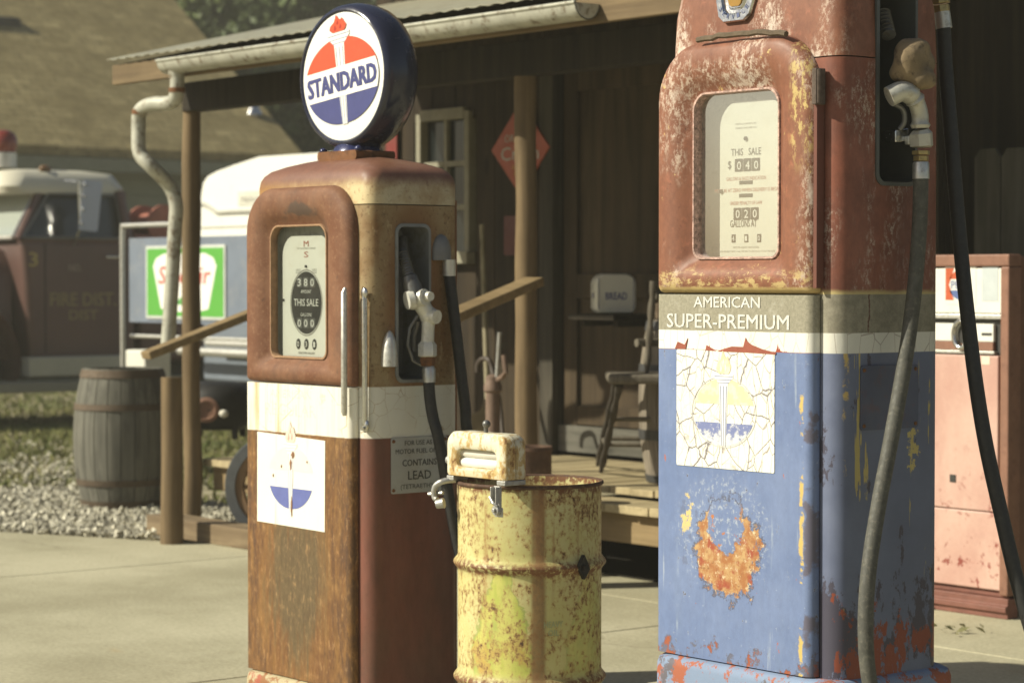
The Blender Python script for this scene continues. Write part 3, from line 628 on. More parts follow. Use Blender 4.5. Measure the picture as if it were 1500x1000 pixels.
    hgt = t.add(t.mul(ch, -1.0), t.add(t.mul(pl, -1.0), t.mul(fine, .3)))
    return t.fin(c, t.ss(n1, .3, .7, .38, .55), 0, hgt, .5, .0015, .4)
def right_body():
    t = T('red_over_blue_paint_body'); x, y, z = t.xyz()
    n1 = t.noise(6, detail=7, rough=.65); fine = t.noise(75, detail=7, rough=.78); mid = t.noise(20, detail=8, rough=.7)
    blue = t.mix(t.ss(n1, .3, .7), (.105, .125, .20), (.14, .165, .25)); bl2 = t.ss(t.add(t.noise(9, t.scl(None, (1, 1, .5)), detail=9, rough=.72), t.ss(z, .08, .5, .10, 0)), .575, .59)
    c = t.mix(bl2, blue, (.062, .058, .085)); c = t.mix(t.ss(t.add(t.noise(8, t.scl(None, (1, 1, .55), (4, 4, 0)), detail=9, rough=.72), t.ss(z, .08, .45, .14, -.07)), .655, .67), c, (.22, .055, .03))
    yv = t.mul(t.ss(t.noise(20, t.scl(None, (1, 1.5, .12), (1, 6, 0)), detail=5), .635, .65), t.ss(t.noise(6, t.scl(None, (1, 1, 1), (0, 2, 2))), .47, .52)); c = t.mix(yv, c, (.42, .34, .12))
    yp = t.ss(t.add(t.ell(y, z, .27, .575, .035, .05), t.mul(t.m('SUBTRACT', mid, .5), 6.0)), .3, .4, 1, 0); c = t.mix(yp, c, (.46, .38, .14))
    ed = t.mul(t.ss(t.m('ABSOLUTE', t.add(y, t.add(-.058, t.mul(t.m('SUBTRACT', mid, .5), .03)))), .003, .008, 1, 0), t.ss(t.noise(12, t.scl(None, (1, 1, .5), (3, 3, 1)), detail=7), .52, .56)); c = t.mix(t.mul(ed, t.ss(mid, .5, .56)), c, (.45, .33, .12))
    wh = t.vary((.60, .59, .53), t.noise(8), .1); ck = t.vor(24, t.scl(None, (1, 1, .5)), 'DISTANCE_TO_EDGE'); wh = t.mix(t.ss(ck, 0, .025, .8, 0), wh, (.25, .2, .17))
    c = t.mix(t.ss(z, .799, .801), c, wh)
    gr = t.mix(t.ss(t.noise(40, detail=8, rough=.8), .35, .68), (.17, .155, .115), (.27, .25, .19)); crack = t.ss(t.m('ABSOLUTE', t.add(y, t.add(-.125, t.mul(t.m('SUBTRACT', mid, .5), .03)))), .001, .003, 1, 0); gr = t.mix(crack, gr, (.10, .045, .03))
    c = t.mix(t.ss(z, .844, .846), c, gr)
    red = t.vary(t.mix(t.ss(n1, .35, .68), (.215, .076, .048), (.15, .054, .036)), t.noise(40, t.scl(None, (1, 1, .5)), detail=8, rough=.8), .4)
    wm = t.mul(t.ss(t.noise(7, t.scl(None, (1, 1.6, .45), (2, 0, 0)), detail=7, rough=.65), .46, .62), t.ss(t.noise(95, t.scl(None, (1, 1, .6)), detail=6, rough=.85), .50, .57)); red = t.mix(t.mul(wm, .8), red, (.44, .37, .31))
    red = t.mix(t.ss(fine, .66, .72, 0, .6), red, (.10, .04, .03))
    red = t.mix(t.mul(t.ss(t.add(z, t.mul(mid, .012)), .938, .950, 1, 0), .9), red, (.46, .38, .17))
    c = t.mix(t.ss(z, .930, .932), c, red)
    return t.fin(c, t.ss(n1, .3, .7, .4, .6), 0, t.add(t.mul(bl2, -.6), t.mul(fine, .4)), .35, .0012, .35)
def right_red(name, door):
    t = T(name); x, y, z = t.xyz()
    n1 = t.noise(7, detail=8, rough=.68); fine = t.noise(80, detail=7, rough=.8); mid = t.noise(22, detail=8, rough=.7); big = t.noise(5.5, t.scl(None, (1, 1, .6), (1, 4, 2)), detail=6, rough=.6)
    c = t.mix(t.ss(n1, .35, .68), (.225, .094, .055), (.175, .068, .040)); c = t.mix(t.ss(mid, .54, .66, 0, .6), c, (.31, .12, .07)); c = t.vary(c, t.noise(45, t.scl(None, (1, 1, .6)), detail=8, rough=.8), .35)
    scuff = t.mul(t.ss(big, .49, .62), t.ss(t.noise(95, t.scl(None, (1, 1, .6)), detail=7, rough=.85), .49, .56))
    c = t.mix(t.mul(scuff, .85), c, (.56, .45, .36)); c = t.mix(t.mul(t.ss(big, .58, .68), t.ss(mid, .5, .56)), c, (.60, .52, .44))
    if door:
        rgt = t.mul(t.mul(t.ss(t.m('ABSOLUTE', t.add(x, -.195)), .02, .045, 1, 0), t.ss(t.m('ABSOLUTE', t.add(z, -1.38)), .08, .2, 1, 0)), t.ss(t.noise(60, t.scl(None, (1, 1, .5)), detail=8, rough=.8), .50, .56))
        c = t.mix(t.mul(rgt, .9), c, (.50, .38, .15))
        bt = t.mul(t.ss(t.add(z, t.mul(t.m('SUBTRACT', mid, .5), .12)), .965, .995, 1, 0), t.ss(t.noise(50, t.scl(None, (.5, 1, 1)), detail=8, rough=.8), .50, .56)); c = t.mix(t.mul(bt, .8), c, (.52, .40, .18))
        fl = t.mul(t.ss(t.m('ABSOLUTE', t.add(z, -.936)), .006, .014, 1, 0), .8); c = t.mix(fl, c, (.55, .42, .18))
        c = t.mix(t.mul(t.ss(t.noise(18, t.scl(None, (1, 1, .8), (3, 0, 8)), detail=9, rough=.75), .625, .64), .9), c, (.60, .45, .18))
    else:
        lf = t.mul(t.ss(t.add(x, t.mul(z, .2)), .06, .10, 1, 0), t.ss(t.noise(40, t.scl(None, (1, 1, .3)), detail=8, rough=.8), .44, .56)); c = t.mix(t.mul(lf, .7), c, (.66, .52, .44))
    c = t.mix(t.ss(fine, .58, .64, 0, .6), c, (.12, .045, .03)); c = t.mix(chips_mask(t, 26, .675, (1, 1, .7), (6, 2, 1)), c, (.05, .03, .025))
    return t.fin(c, t.ss(n1, .3, .7, .42, .62), 0, t.add(fine, t.mul(mid, .5)), .25, .001, .35)

# ------------------------------------------------------------------ a gas pump
def lerp2(A, B, t, y): return [(a[0] + (b[0] - a[0]) * t, y, a[1] + (b[1] - a[1]) * t) for a, b in zip(A, B)]
def arch(pts, amt, zc, cx, hw): return [(x, z + amt * max(0, 1 - ((x - cx) / hw) ** 2) if z > zc else z) for x, z in pts]
def pump_shell(root, hw, D, zb, zs, mats, cap_secs, niche, win):
    """body, front and back panels, dial door, cap, skirt; zb = foot of the dial door, zs = seam under the cap"""
    def sec(z, ix, iy, y0=.03): return [(x, y, z) for x, y in rrect(-hw + ix, hw - ix, y0 + iy, D - iy, .045 if ix < .04 else .06, 6)]
    def niche_cut():
        n0, n1, z0, z1 = niche; m = MB(); pr = rrect(n0, n1, z0, z1, .022)
        return m.loft([[(hw - .13, a, b) for a, b in pr], [(hw + .1, a, b) for a, b in pr]])
    cav = MB(); cav.box(-.225, .165, -.1, .15, win[2] - .03, win[3] + .03)
    bo = MB().loft([sec(z, 0, 0) for z in (.06, .4, .8, 1.1, zs)]).build('body', mats['body'], root)
    cut(bo, cav, niche_cut())
    cp = MB().loft([sec(z, ix, iy) for z, ix, iy in cap_secs]).build('cap', mats['cap'], root, 50)
    if niche[3] > zs: cut(cp, niche_cut())
    L, Rr = -hw - .008, hw - .057
    pr = rrect(L, Rr, 0, .0285, (.022, .022, .002, .002), 5)
    MB().loft([[(x, y, z) for x, y in pr] for z in (.078, .3, .6, zb - .003)]).build('front_panel', mats['front'], root)
    pr = rrect(L, Rr, D + .002, D + .04, (.002, .002, .025, .025), 5)
    MB().loft([[(x, y, z) for x, y in pr] for z in (.078, .6, zs - .02, zs + .02)]).build('back_panel', mats['back'], root)
    # dial door: bulged frame round the arched window
    top = zs + .045
    out = arch(rrect(L, Rr, zb, top, (.01, .01, .115, .115), 9), .022, zs - .1, (L + Rr) / 2, (Rr - L) / 2)
    inn = arch(rrect(win[0], win[1], win[2], win[3], (.026, .026, .036, .036), 9), .012, (win[2] + win[3]) / 2, (win[0] + win[1]) / 2, (win[1] - win[0]) / 2)
    prof = [(0, .029), (0, .024), (.03, .013), (.09, .003), (.2, -.003), (.42, -.005), (.58, -.003), (.72, .003), (.84, .012), (.93, .020), (1.0, .024), (1.0, .042)]
    door = MB().loft([lerp2(out, inn, a, y) for a, y in prof], False, False).build('dial_door', mats['door'], root, 50)
    rim_i = [((x - (win[0] + win[1]) / 2) * .955 + (win[0] + win[1]) / 2, (z - (win[2] + win[3]) / 2) * .966 + (win[2] + win[3]) / 2) for x, z in inn]
    MB().loft([lerp2(inn, rim_i, a, y) for a, y in ((-.02, .026), (.2, .019), (.8, .019), (1.0, .025), (1.0, .044))], False, False).build('window_gasket', mats['gasket'], door)
    MB().add([(x, .038, z) for x, z in inn], [tuple(range(len(inn)))]).build('glass', pane, door, 0)
    h = MB(); h.loft([[(x, y, z) for x, z in rrect(-.222, .160, win[2] - .025, win[3] + .025, .02)] for y in (.0435, .088)], False, True)
    h.build('dial_housing', lining, root)
    # nozzle niche: a lined pocket with a rolled rim
    n0, n1, z0, z1 = niche; A = rrect(n0, n1, z0, z1, .022); q = .006
    B = rrect(n0 - q, n1 + q, z0 - q, z1 + q, .026); C = rrect(n0 + .003, n1 - .003, z0 + .003, z1 - .003, .02)
    lp = [[(hw + d, a, b) for a, b in P] for P, d in ((B, -.002), (B, .004), (C, .005), (C, -.01), (C, -.122))]
    MB().loft(lp, False, True).build('nozzle_niche', mats['niche'], root)
    pr = [(x, y) for x, y in rrect(-hw - .016, hw + .016, -.012, D + .045, .05, 6)]
    def ins(z, i): return [(x * (1 - i / hw), (y - D / 2) * (1 - i / (D / 2)) + D / 2, z) for x, y in pr]
    MB().loft([ins(0, 0), ins(.05, 0), ins(.066, .004), ins(.075, .016)]).build('base_skirt', mats['skirt'], root)
    return door
def front(eps=0.0): return lambda u, v, d: (u, -d - eps, v)
def torch_emblem(root, fn, name, cx, cz, rx, rz, colours, sc=1.0, lean=0.0, fh=1.0):
    """torch and oval; each colour is its own mesh, stacked a fraction of a millimetre apart"""
    cl, sl = math.cos(lean), math.sin(lean)
    g = lambda u, v, d: fn(cx + u * cl - v * sl, cz + u * sl + v * cl, d)
    def seg(v0, v1, n=22):
        a = [math.asin(max(-1, min(1, v / rz))) for v in [v0 + (v1 - v0) * i / n for i in range(n + 1)]]
        Rt = [(rx * math.cos(q), rz * math.sin(q)) for q in a]
        return Rt + [(-x, z) for x, z in Rt[::-1]]
    m = MB(); m.plate(seg(.24 * rz, rz), g, .0001, .0005); m.build('oval_upper', colours['up'], root, 0)
    m = MB(); m.plate(seg(-rz, -.32 * rz), g, .0001, .0005); m.build('oval_lower', colours['low'], root, 0)
    if colours.get('ring'):
        m = MB(); o1, i1 = circle(1.06 * rx, 48, ry=1.06 * rz), circle(1.035 * rx, 48, ry=1.035 * rz)
        m.loft([[g(u, v, .0007) for u, v in o1], [g(u, v, .0007) for u, v in i1]], False, False); m.build('oval_ring', colours['ring'], root, 0)
    w_ = .17 * rx * sc
    m = MB(); m.plate([(-.40 * w_, -rz * 1.01), (.40 * w_, -rz * 1.01), (.80 * w_, .84 * rz), (1.75 * w_, 1.02 * rz), (1.75 * w_, 1.12 * rz), (-1.75 * w_, 1.12 * rz), (-1.75 * w_, 1.02 * rz), (-.80 * w_, .84 * rz)], g, .0006, .0009)
    m.build('torch_stem', colours['stem'], root, 0)
    m = MB()
    for k in (-.55, 0, .55):
        m.plate([(k * w_ * .55 - .05 * w_, -rz), (k * w_ * .55 + .05 * w_, -rz), (k * w_ * 1.0 + .07 * w_, .78 * rz), (k * w_ * 1.0 - .07 * w_, .78 * rz)], g, .0010, .0013)
    for zz, ww in ((.86, 1.0), (.95, 1.4), (1.05, 1.7)):
        m.plate([(-ww * w_, zz * rz), (ww * w_, zz * rz), (ww * w_, (zz + .022) * rz), (-ww * w_, (zz + .022) * rz)], g, .0010, .0013)
    m.build('torch_lines', colours['line'], root, 0)
    fl = [(-.9, 1.14), (-1.35, 1.27), (-1.2, 1.42), (-.55, 1.55), (-.35, 1.68), (-.15, 1.84), (.1, 1.70), (.45, 1.60), (.75, 1.66), (1.0, 1.52), (1.35, 1.36), (1.2, 1.22), (.9, 1.14)]
    m = MB(); m.plate([(a * w_, (1.12 + (b - 1.12) * fh) * rz) for a, b in fl], g, .0006, .0009); m.build('flame', colours['flame'], root, 0)
    m = MB()
    for (a, b, s_) in ((-.45, 1.3, .5), (.4, 1.32, .45), (0, 1.5, .4)):
        m.plate([((a + s_ * p) * w_, (1.12 + (b + s_ * .32 * q - 1.12) * fh) * rz) for p, q in ((-.45, -.4), (.1, -.7), (.5, -.1), (.25, .35), (.05, .9), (-.2, .3))], g, .0010, .0013)
    m.build('flame_licks', colours.get('lick', colours['flame']), root, 0)

# ================================================================== LEFT PUMP
LO = Vector((-5.787, 3.87, 0))
def ll(px, py, off=0.0): return onX(px, py, LO.x + .3025 + off) - LO
lp = thing('gas_pump', 'tall rusty brown gas pump crowned by a round torch globe', 'gas pump', LO, 0, 'gas pumps')
LHW, LD = .3025, .355
LW = (-.200, .100, 1.018, 1.408)
pump_shell(lp, LHW, LD, .946, 1.463,
           dict(body=left_body(), cap=left_cap(), front=left_lower(), back=rust_plain, door=left_door(), gasket=simple('rusty_gasket', (.30, .18, .10), .7, 0, .4, 60, .3),
                niche=simple('grey_niche_paint', (.20, .205, .20), .45, .1, .2, 10, dirt=(.1, .08, .05), dirt_amt=.4), skirt=skirt('yellow_and_rust_skirt', (.42, .36, .22), ((.26, .12, .05), (.33, .10, .06)))),
           [(1.466, 0, 0), (1.525, -.001, 0), (1.545, .003, .003), (1.560, .012, .010), (1.574, .032, .022), (1.588, .07, .045), (1.600, .12, .08), (1.608, .17, .11), (1.611, .22, .13)],
           (.122, .236, .962, 1.405), LW)
# dial face
df = MB(); df.plate(arch(rrect(-.173, .079, 1.0, 1.372, (.005, .005, .05, .05)), .012, 1.2, -.047, .126), lambda u, v, d: (u, d, v), .048, .052)
df = df.build('dial_face', cream, lp)
fd = lambda u, v, d: (u, .048 - d, v)
DX = -.047
m = MB()
m.plate(circle(.079, 48, DX, 1.183, .092), fd, 0, .0006); m.build('dial_oval', ink, df, 0)
m = MB(); m.loft([[fd(u, v, .0008) for u, v in circle(.084, 48, DX, 1.183, .098)], [fd(u, v, .0008) for u, v in circle(.0815, 48, DX, 1.183, .095)]], False, False).build('dial_ring', ink_soft, df, 0)
m = MB(); tx = dict(d=.0009)
m.text('THIS SALE', fd, DX, 1.184, .021, .128, .012, **tx); m.text('AMOUNT', fd, DX, 1.216, .010, .055, .01, **tx); m.text('GALLONS', fd, DX, 1.148, .010, .058, .01, **tx)
m.build('sale_lettering', paper_white, df, 0)
m = MB()
for k in range(3):
    m.plate(rrect(DX - .049 + k * .034, DX - .021 + k * .034, 1.228, 1.258, .003), fd, .0007, .0011); m.plate(rrect(DX - .049 + k * .034, DX - .021 + k * .034, 1.108, 1.138, .003), fd, .0007, .0011)
m.build('number_wheels', steel_grey, df, 0)
m = MB()
for k, c in enumerate('380'): m.text(c, fd, DX - .035 + k * .034, 1.243, .022, .018, .02, d=.0013)
for k, c in enumerate('000'): m.text(c, fd, DX - .035 + k * .034, 1.123, .022, .018, .02, d=.0013)
m.build('wheel_digits', paper_white, df, 0)
m = MB()
for k in range(3): m.plate(circle(.012, 20, DX - .042 + k * .042, 1.061, .016), fd, 0, .0006)
m.plate(circle(.004, 10, DX, 1.29), fd, 0, .004); m.plate(circle(.004, 10, -.167, 1.19), fd, 0, .004)
for zz in (1.288, 1.283, 1.278): m.plate([(DX - .055, zz - .008), (DX - .03, zz - .008), (DX - .03, zz - .0068), (DX - .055, zz - .0068)], fd, 0, .0005); m.plate([(DX + .055, zz - .008), (DX + .03, zz - .008), (DX + .03, zz - .0068), (DX + .055, zz - .0068)], fd, 0, .0005)
m.build('price_ovals', ink, df, 0)
m = MB()
for k, c in enumerate('031'): m.text(c, fd, DX - .042 + k * .042, 1.061, .016, .009, .02, d=.0008)
m.build('price_digits', paper_white, df, 0)
m = MB(); m.text('CENTS PER GALLON', fd, DX, 1.035, .006, .085, .006); m.text('THE TAX IS PAID COMPANY', fd, DX, 1.343, .005, .1, .004); m.build('small_print', ink_soft, df, 0)
m = MB(); m.text('M', fd, DX, 1.357, .017, .026, .01); m.text('S', fd, DX, 1.325, .017, .022, .01); m.build('red_print', ink_red, df, 0)
# white torch panel on the lower front
def decal_mat(name, crazed):
    t = T(name); n = t.noise(12, detail=7)
    c = t.vary((.76, .75, .66), t.noise(4), .05)
    if crazed:
        wob = t.node('ShaderNodeVectorMath', operation='ADD'); t.put(wob.inputs[0], t.scl(None, (1, 0, .8))); nv = t.node('ShaderNodeVectorMath', operation='SCALE'); t.put(nv.inputs[0], t.noise(12, out=1)); nv.inputs[3].default_value = .018; t.put(wob.inputs[1], nv.outputs[0])
        c1 = t.vor(17, wob.outputs[0], 'DISTANCE_TO_EDGE'); c2 = t.vor(47, wob.outputs[0], 'DISTANCE_TO_EDGE'); c3 = t.vor(25, t.scl(wob.outputs[0], (1.5, 1, .7), (3, 1, 2)), 'DISTANCE_TO_EDGE')
        c = t.mix(t.mul(t.ss(c2, 0, .035, 1, 0), t.ss(t.noise(7), .42, .6, .1, .6)), c, (.42, .36, .30)); c = t.mix(t.mul(t.ss(c3, .004, .03, .9, 0), t.ss(t.noise(5, t.scl(None, (1, 1, 1), (4, 4, 4))), .40, .52)), c, (.26, .22, .20)); c = t.mix(t.ss(t.noise(26, detail=9, rough=.8), .66, .68), c, (.40, .20, .13)); c = t.mix(t.ss(c1, .005, .026, .95, 0), c, (.17, .15, .16))
    else:
        c = t.mix(t.mul(t.ss(t.noise(20, t.scl(None, (1, 1, .08)), detail=6), .55, .7), .45), c, (.52, .36, .17)); c = t.mix(t.ss(t.noise(30, detail=8, rough=.75), .69, .71), c, (.3, .16, .07))
    return t.fin(c, .5, 0, None, spec=.35)
dc = MB(); dc.plate([(-.240, .527), (.118, .523), (.121, .787), (-.238, .796)], front(), .0008, .0016); dc = dc.build('torch_decal', decal_mat('white_decal', False), lp, 0)
pale_blue = simple('worn_blue_print', (.115, .14, .36), .5, 0, .15, 30); pale_cream = simple('ghost_cream_print', (.70, .68, .60), .5, 0, .05, 30)
torch_emblem(dc, front(.0017), 'torch', -.058, .668, .118, .092, dict(up=pale_cream, low=pale_blue, stem=paper_white, line=simple('grey_blue_line', (.42, .43, .48), .5), flame=simple('ghost_pink_print', (.66, .55, .47), .5), ring=None, lick=simple('dry_red_print', (.5, .33, .26), .5)), 1.0)
t_ = T('brown_stain'); stain = t_.fin(t_.vary((.22, .11, .05), t_.noise(30), .3), .8)
m = MB(); random.seed(5)
for (u, v, a, b) in ((-.045, .735, .009, .012), (-.056, .706, .006, .016), (-.052, .585, .004, .03), (-.105, .70, .004, .005), (.03, .72, .003, .004), (-.15, .67, .003, .005)):
    m.plate([(u + a * math.cos(q) * random.uniform(.6, 1.2), v + b * math.sin(q) * random.uniform(.6, 1.2)) for q in [2 * math.pi * i / 14 for i in range(14)]], front(), .0030, .0034)
m.build('rust_bleed', stain, dc, 0)
m = MB(); m.text('AMERICAN', front(.0004), -.06, .915, .024, .215, 0); m.text('REGULAR', front(.0004), -.06, .868, .036, .27, 0); gh = T('ghost_grey_letter'); gh.fin((.38, .37, .34), .7); gh.put(gh.b.inputs['Alpha'], gh.ss(gh.noise(60, detail=6), .35, .65, .04, .22)); m.build('ghost_lettering', gh.mat, lp, 0)
# trim rods, bullet knob, warning plate
m = MB(); m.tube([(.236, -.012, .865), (.236, -.014, .875), (.236, -.014, 1.215), (.236, -.010, 1.228)], [.006, .009, .009, .004], 12); m.build('trim_rod', alu, lp, 50)
m = MB(); m.tube([(.283, .026, .835), (.284, .024, .85), (.285, .022, 1.19), (.285, .022, 1.215)], [.008, .0085, .0085, .006], 12); m.sphere((.285, .022, 1.213), .013, .008, .017); m.sphere((.283, .026, .838), .015, .008, .021); m.cyl((.286, .016, .830), (.288, .010, .830), .006); m.build('trim_rod', chrome, lp, 50)
kb = MB(); kb.lathe([(.002, .062), (.009, .055), (.016, .040), (.021, .018), (.024, -.008), (.0245, -.040), (.020, -.041), (.016, -.03)], (LHW + .012, .088, 1.045), n=24); kb.build('bullet_lamp', alu, lp, 50)
wp = MB(); wp.plate(rrect(.100, .300, .640, .800, .006), lambda u, v, d: (LHW + d, u, v), .001, .0035)
wp = wp.build('warning_plate', simple('grey_white_plate', (.40, .40, .38), .5, .2, .1, 12, dirt=(.25, .2, .14), dirt_amt=.25), lp, 0)
sf = lambda u, v, d: (LHW + .0036 + d, u, v)
m = MB(); m.text('FOR USE AS A', sf, .205, .784, .0135, .115, .008); m.text('MOTOR FUEL ONLY', sf, .2, .760, .0135, .17, .008); m.text('CONTAINS', sf, .2, .727, .0185, .122, .016); m.text('LEAD', sf, .2, .691, .025, .082, .018); m.text('(TETRAETHYL)', sf, .2, .659, .013, .135, .006)
m.build('plate_lettering', simple('dark_plate_print', (.06, .058, .055), .5), wp, 0)
m = MB()
for a, b in ((.108, .790), (.108, .650), (.292, .79), (.292, .65)): m.cyl((LHW + .002, a, b), (LHW + .007, a, b), .006, .004, 12)
m.each('plate_screw', rust_plain, wp)
# nozzle in the niche
nz = MB()
A = ll(611, 437, .035); B = ll(628, 462, .045)
nz.sphere(A, .031, .031, .031); nz.sphere(B, .028, .027, .027); nz.tube([A, B], [.024, .024])
nz.cyl(A, A + Vector((.030, .006, .004)), .030, .024); nz.cyl(A + Vector((.02, .012, .006)), A + Vector((.047, .014, .006)), .015, .013)
nz.cyl(B, B + Vector((.032, .006, -.004)), .024, .020); nz.cyl(A + Vector((-.004, -.034, -.006)), A + Vector((0, -.018, -.003)), .026, .03)
C = ll(626, 505, .045); nz.tube([B, B.lerp(C, .4), C], [.022, .0185, .019])
Dn = ll(626, 521, .045); nz.tube([C + Vector((0, 0, .01)), C, Dn, Dn - Vector((0, 0, .003))], [.019, .027, .027, .022], 6)
nzo = nz.build('nozzle', simple('white_alloy', (.66, .65, .58), .38, .25, .08, 20, .12, dirt=(.35, .3, .2), dirt_amt=.35), lp, 35)
sp0, sp1, sp2 = ll(600, 405, .02), ll(590, 372, -.02), ll(590, 350, -.07)
m = MB(); m.tube([A + Vector((0, -.008, .012)), ll(604, 418, .03), sp0], [.026, .025, .021]); m.tube([sp0, sp1, sp2], [.015, .014, .013])
for k in range(9):
    p = sp0.lerp(sp1, k / 8); d = (sp1 - sp0).normalized() * .002; m.tube([p - d, p, p + d], [.014, .018, .014])
m.build('spout', steel_grey, nzo)
m = MB(); m.tube([ll(612, 462, .03), ll(600, 480, .02), ll(597, 505, .015), ll(605, 528, .02), ll(618, 535, .03)], .005, 8); m.tube([ll(612, 470, .02), ll(606, 492, 0), ll(606, 515, 0)], .008, 8); m.build('trigger_guard', steel_grey, nzo)
m = MB(); E = ll(627, 535, .045); m.tube([Dn, Dn.lerp(E, .3), E], [.018, .022, .020], 6); m.build('coupling_nut', rust_plain, nzo)
# hose with its ferrules and the hood it hangs from
hd = MB(); H0 = ll(652, 375, .02); hd.loft([[(H0.x - .022 + .03 * s_ * math.cos(a) * .9, H0.y + .031 * s_ * math.sin(a) * -1, H0.z + zz) for a in [2 * math.pi * k / 20 for k in range(20)]] for zz, s_ in ((-.012, 1.05), (.0, 1.05), (.025, 1.0), (.045, .8), (.058, .5), (.064, .1))])
hd.build('hose_hood', simple('grey_cast_hood', (.20, .20, .195), .5, .3, .15, 20), lp)
hp = [ll(628, 541, .045), ll(629, 575, .05), ll(634, 610, .06), ll(645, 655, .08), LO * 0 + Vector((.41, .27, .45)), Vector((.45, .33, .24)), Vector((.47, .41, .16)), Vector((.45, .47, .26)), Vector((.40, .46, .5)), ll(690, 650, .06), ll(681, 590, .05), ll(670, 500, .035), ll(661, 425, .02), ll(658, 402, .015)]
ho = MB().tube(smooth_path(hp), .0165, 14).build('hose', rubber_black, lp)
m = MB(); f0 = ll(628, 536, .045); f1 = ll(629, 560, .048); m.tube([f0, f0.lerp(f1, .2), f1], [.015, .020, .018]); f2, f3 = ll(658, 380, .018), ll(658, 404, .017); m.tube([f2, f3], [.019, .019]); m.each('ferrule', alu, ho)
# globe
gl = MB(); GC = onY(499, 112, LO.y + .125) - LO + Vector((0, .062, 0)); GW = GC.copy(); GC = Vector((0, 0, 0)); GROT = R(4)
prof = [(.188, -.057), (.194, -.062), (.203, -.059), (.211, -.045), (.217, -.015), (.217, .015), (.211, .045), (.203, .059), (.194, .062), (.188, .057)]
gl.lathe(prof, GC, 'y', 64, False, False)
globe = gl.build('globe', simple('gloss_navy_shell', (.022, .024, .045), .2, 0, .15, 6, spec=.6), lp, 50); move(globe, GW, GROT)
m = MB(); m.lathe([(.191, -.0565), (.17, -.058), (.1, -.0595), (.001, -.060)], GC, 'y', 64, False, True); m.lathe([(.191, .0565), (.1, .0595), (.001, .060)], GC, 'y', 48, False, True); m.build('globe_lens', simple('white_globe_lens', (.78, .78, .73), .22, 0, .02, 5, spec=.5), globe, 50)
gn = lambda u, v, d: (GC.x + u, GC.y - .0602 - d, GC.z + v)
torch_emblem(globe, gn, 'globe', 0, -.012, .172, .128, dict(up=orange_print, low=blue_print, stem=paper_white, line=simple('silver_blue_line', (.33, .36, .46), .4), flame=orange_print, lick=flame_dark), 1.0, R(7), .58)
def gt(u, v, d):
    c, s_ = math.cos(R(7)), math.sin(R(7)); return gn(u * c - v * s_, -.012 + u * s_ + v * c, d)
m = MB(); m.text('STANDARD', gt, 0, -.002, .054, .318, .072, d=.0016); m.build('globe_lettering', blue_print, globe, 0)
m = MB(); m.plate([(sx * .1705 * math.sqrt(1 - (v / .128) ** 2), v) for sx, vs in ((1, (-.046, -.03, -.015, 0, .015, .03, .043)), (-1, (.043, .03, .015, 0, -.015, -.03, -.046))) for v in vs], gt, .0013, .0015); m.build('white_band', paper_white, globe, 0)
m = MB(); m.plate(rrect(GW.x - .10, GW.x + .10, 1.600, 1.628, .01), lambda u, v, d: (u, d, v), .11, .25); m.build('globe_mount', rust_plain, lp)
m = MB(); m.lathe([(.075, 1.628), (.07, 1.640), (.06, 1.650)], (GW.x, GW.y, 0), n=28); m.sphere((GW.x - .09, .125, 1.632), .012, .012, .009); m.sphere((GW.x + .09, .125, 1.632), .012, .012, .010); m.build('globe_collar', simple('navy_collar', (.03, .035, .10), .25, .2, spec=.6), lp)

# ================================================================== RIGHT PUMP
RZ = .287
RO = Vector((-3.912, 3.82, RZ))
def rl(px, py, off=0.0): return onX(px, py, RO.x + RHW + off) - RO
RHW, RD = .282, .375
rp = thing('gas_pump', 'big red and blue gas pump with peeling paint and thick grey hoses', 'gas pump', RO, 0, 'gas pumps')
RW = (-.182, .105, 1.010, 1.396)
pump_shell(rp, RHW, RD, .932, 1.456,
           dict(body=right_body(), cap=right_red('faded_red_cap', False), front=right_front(), back=simple('dull_red_back', (.16, .06, .04), .6), door=right_red('faded_red_door', True), gasket=simple('flaking_gasket', (.45, .30, .25), .8, 0, .9, 90, .6, 80, dirt=(.06, .045, .04), dirt_amt=.9),
                niche=simple('dark_niche_paint', (.075, .08, .078), .4, .1, .2, 10), skirt=skirt('blue_and_red_skirt', (.19, .25, .37), ((.32, .10, .055), (.12, .11, .13)))),
           [(1.459, 0, 0), (1.50, .001, .001), (1.58, .005, .003), (1.65, .018, .011), (1.72, .048, .03), (1.77, .08, .055), (1.80, .12, .09), (1.815, .16, .13)],
           (.148, .272, 1.18, 1.625), RW)
df = MB(); df.plate(arch(rrect(-.118, .100, .99, 1.366, (.005, .005, .05, .05)), .012, 1.2, -.009, .11), lambda u, v, d: (u, d, v), .048, .052)
df = df.build('dial_face', simple('grey_white_enamel', (.77, .765, .69), .4, 0, .04, 7, dirt=(.5, .45, .33), dirt_amt=.15), rp)
def rz(py): return 1.25 + (410 - py) / 635 - RZ
DX = -.031
m = MB(); m.text('THIS   SALE', fd, DX, rz(222), .0165, .098, .006); m.text('GALLONS AT', fd, DX - .008, rz(327), .0165, .087, .006); m.text('$', fd, DX - .054, rz(240), .018, .011, .006)
m.build('sale_lettering', simple('dark_dial_print', (.05, .05, .048), .5), df, 0)
m = MB()
for k in range(3):
    x0 = DX - .037 + k * .028; m.plate(rrect(x0, x0 + .0265, rz(251), rz(232), .002), fd, 0, .0006); m.plate(rrect(x0 - .004, x0 + .0225, rz(322), rz(304), .002), fd, 0, .0006)
    x0 = DX - .047 + k * .042; m.plate(rrect(x0, x0 + .013, rz(355), rz(343), .001), fd, 0, .0006)
for py in (267, 286): m.plate(rrect(DX - .022, DX + .022, rz(py + 3), rz(py - 2.5), .001), fd, 0, .0006)
m.plate(circle(.005, 12, DX, rz(203)), fd, 0, .004); m.plate(circle(.005, 12, -.112, rz(279)), fd, 0, .004)
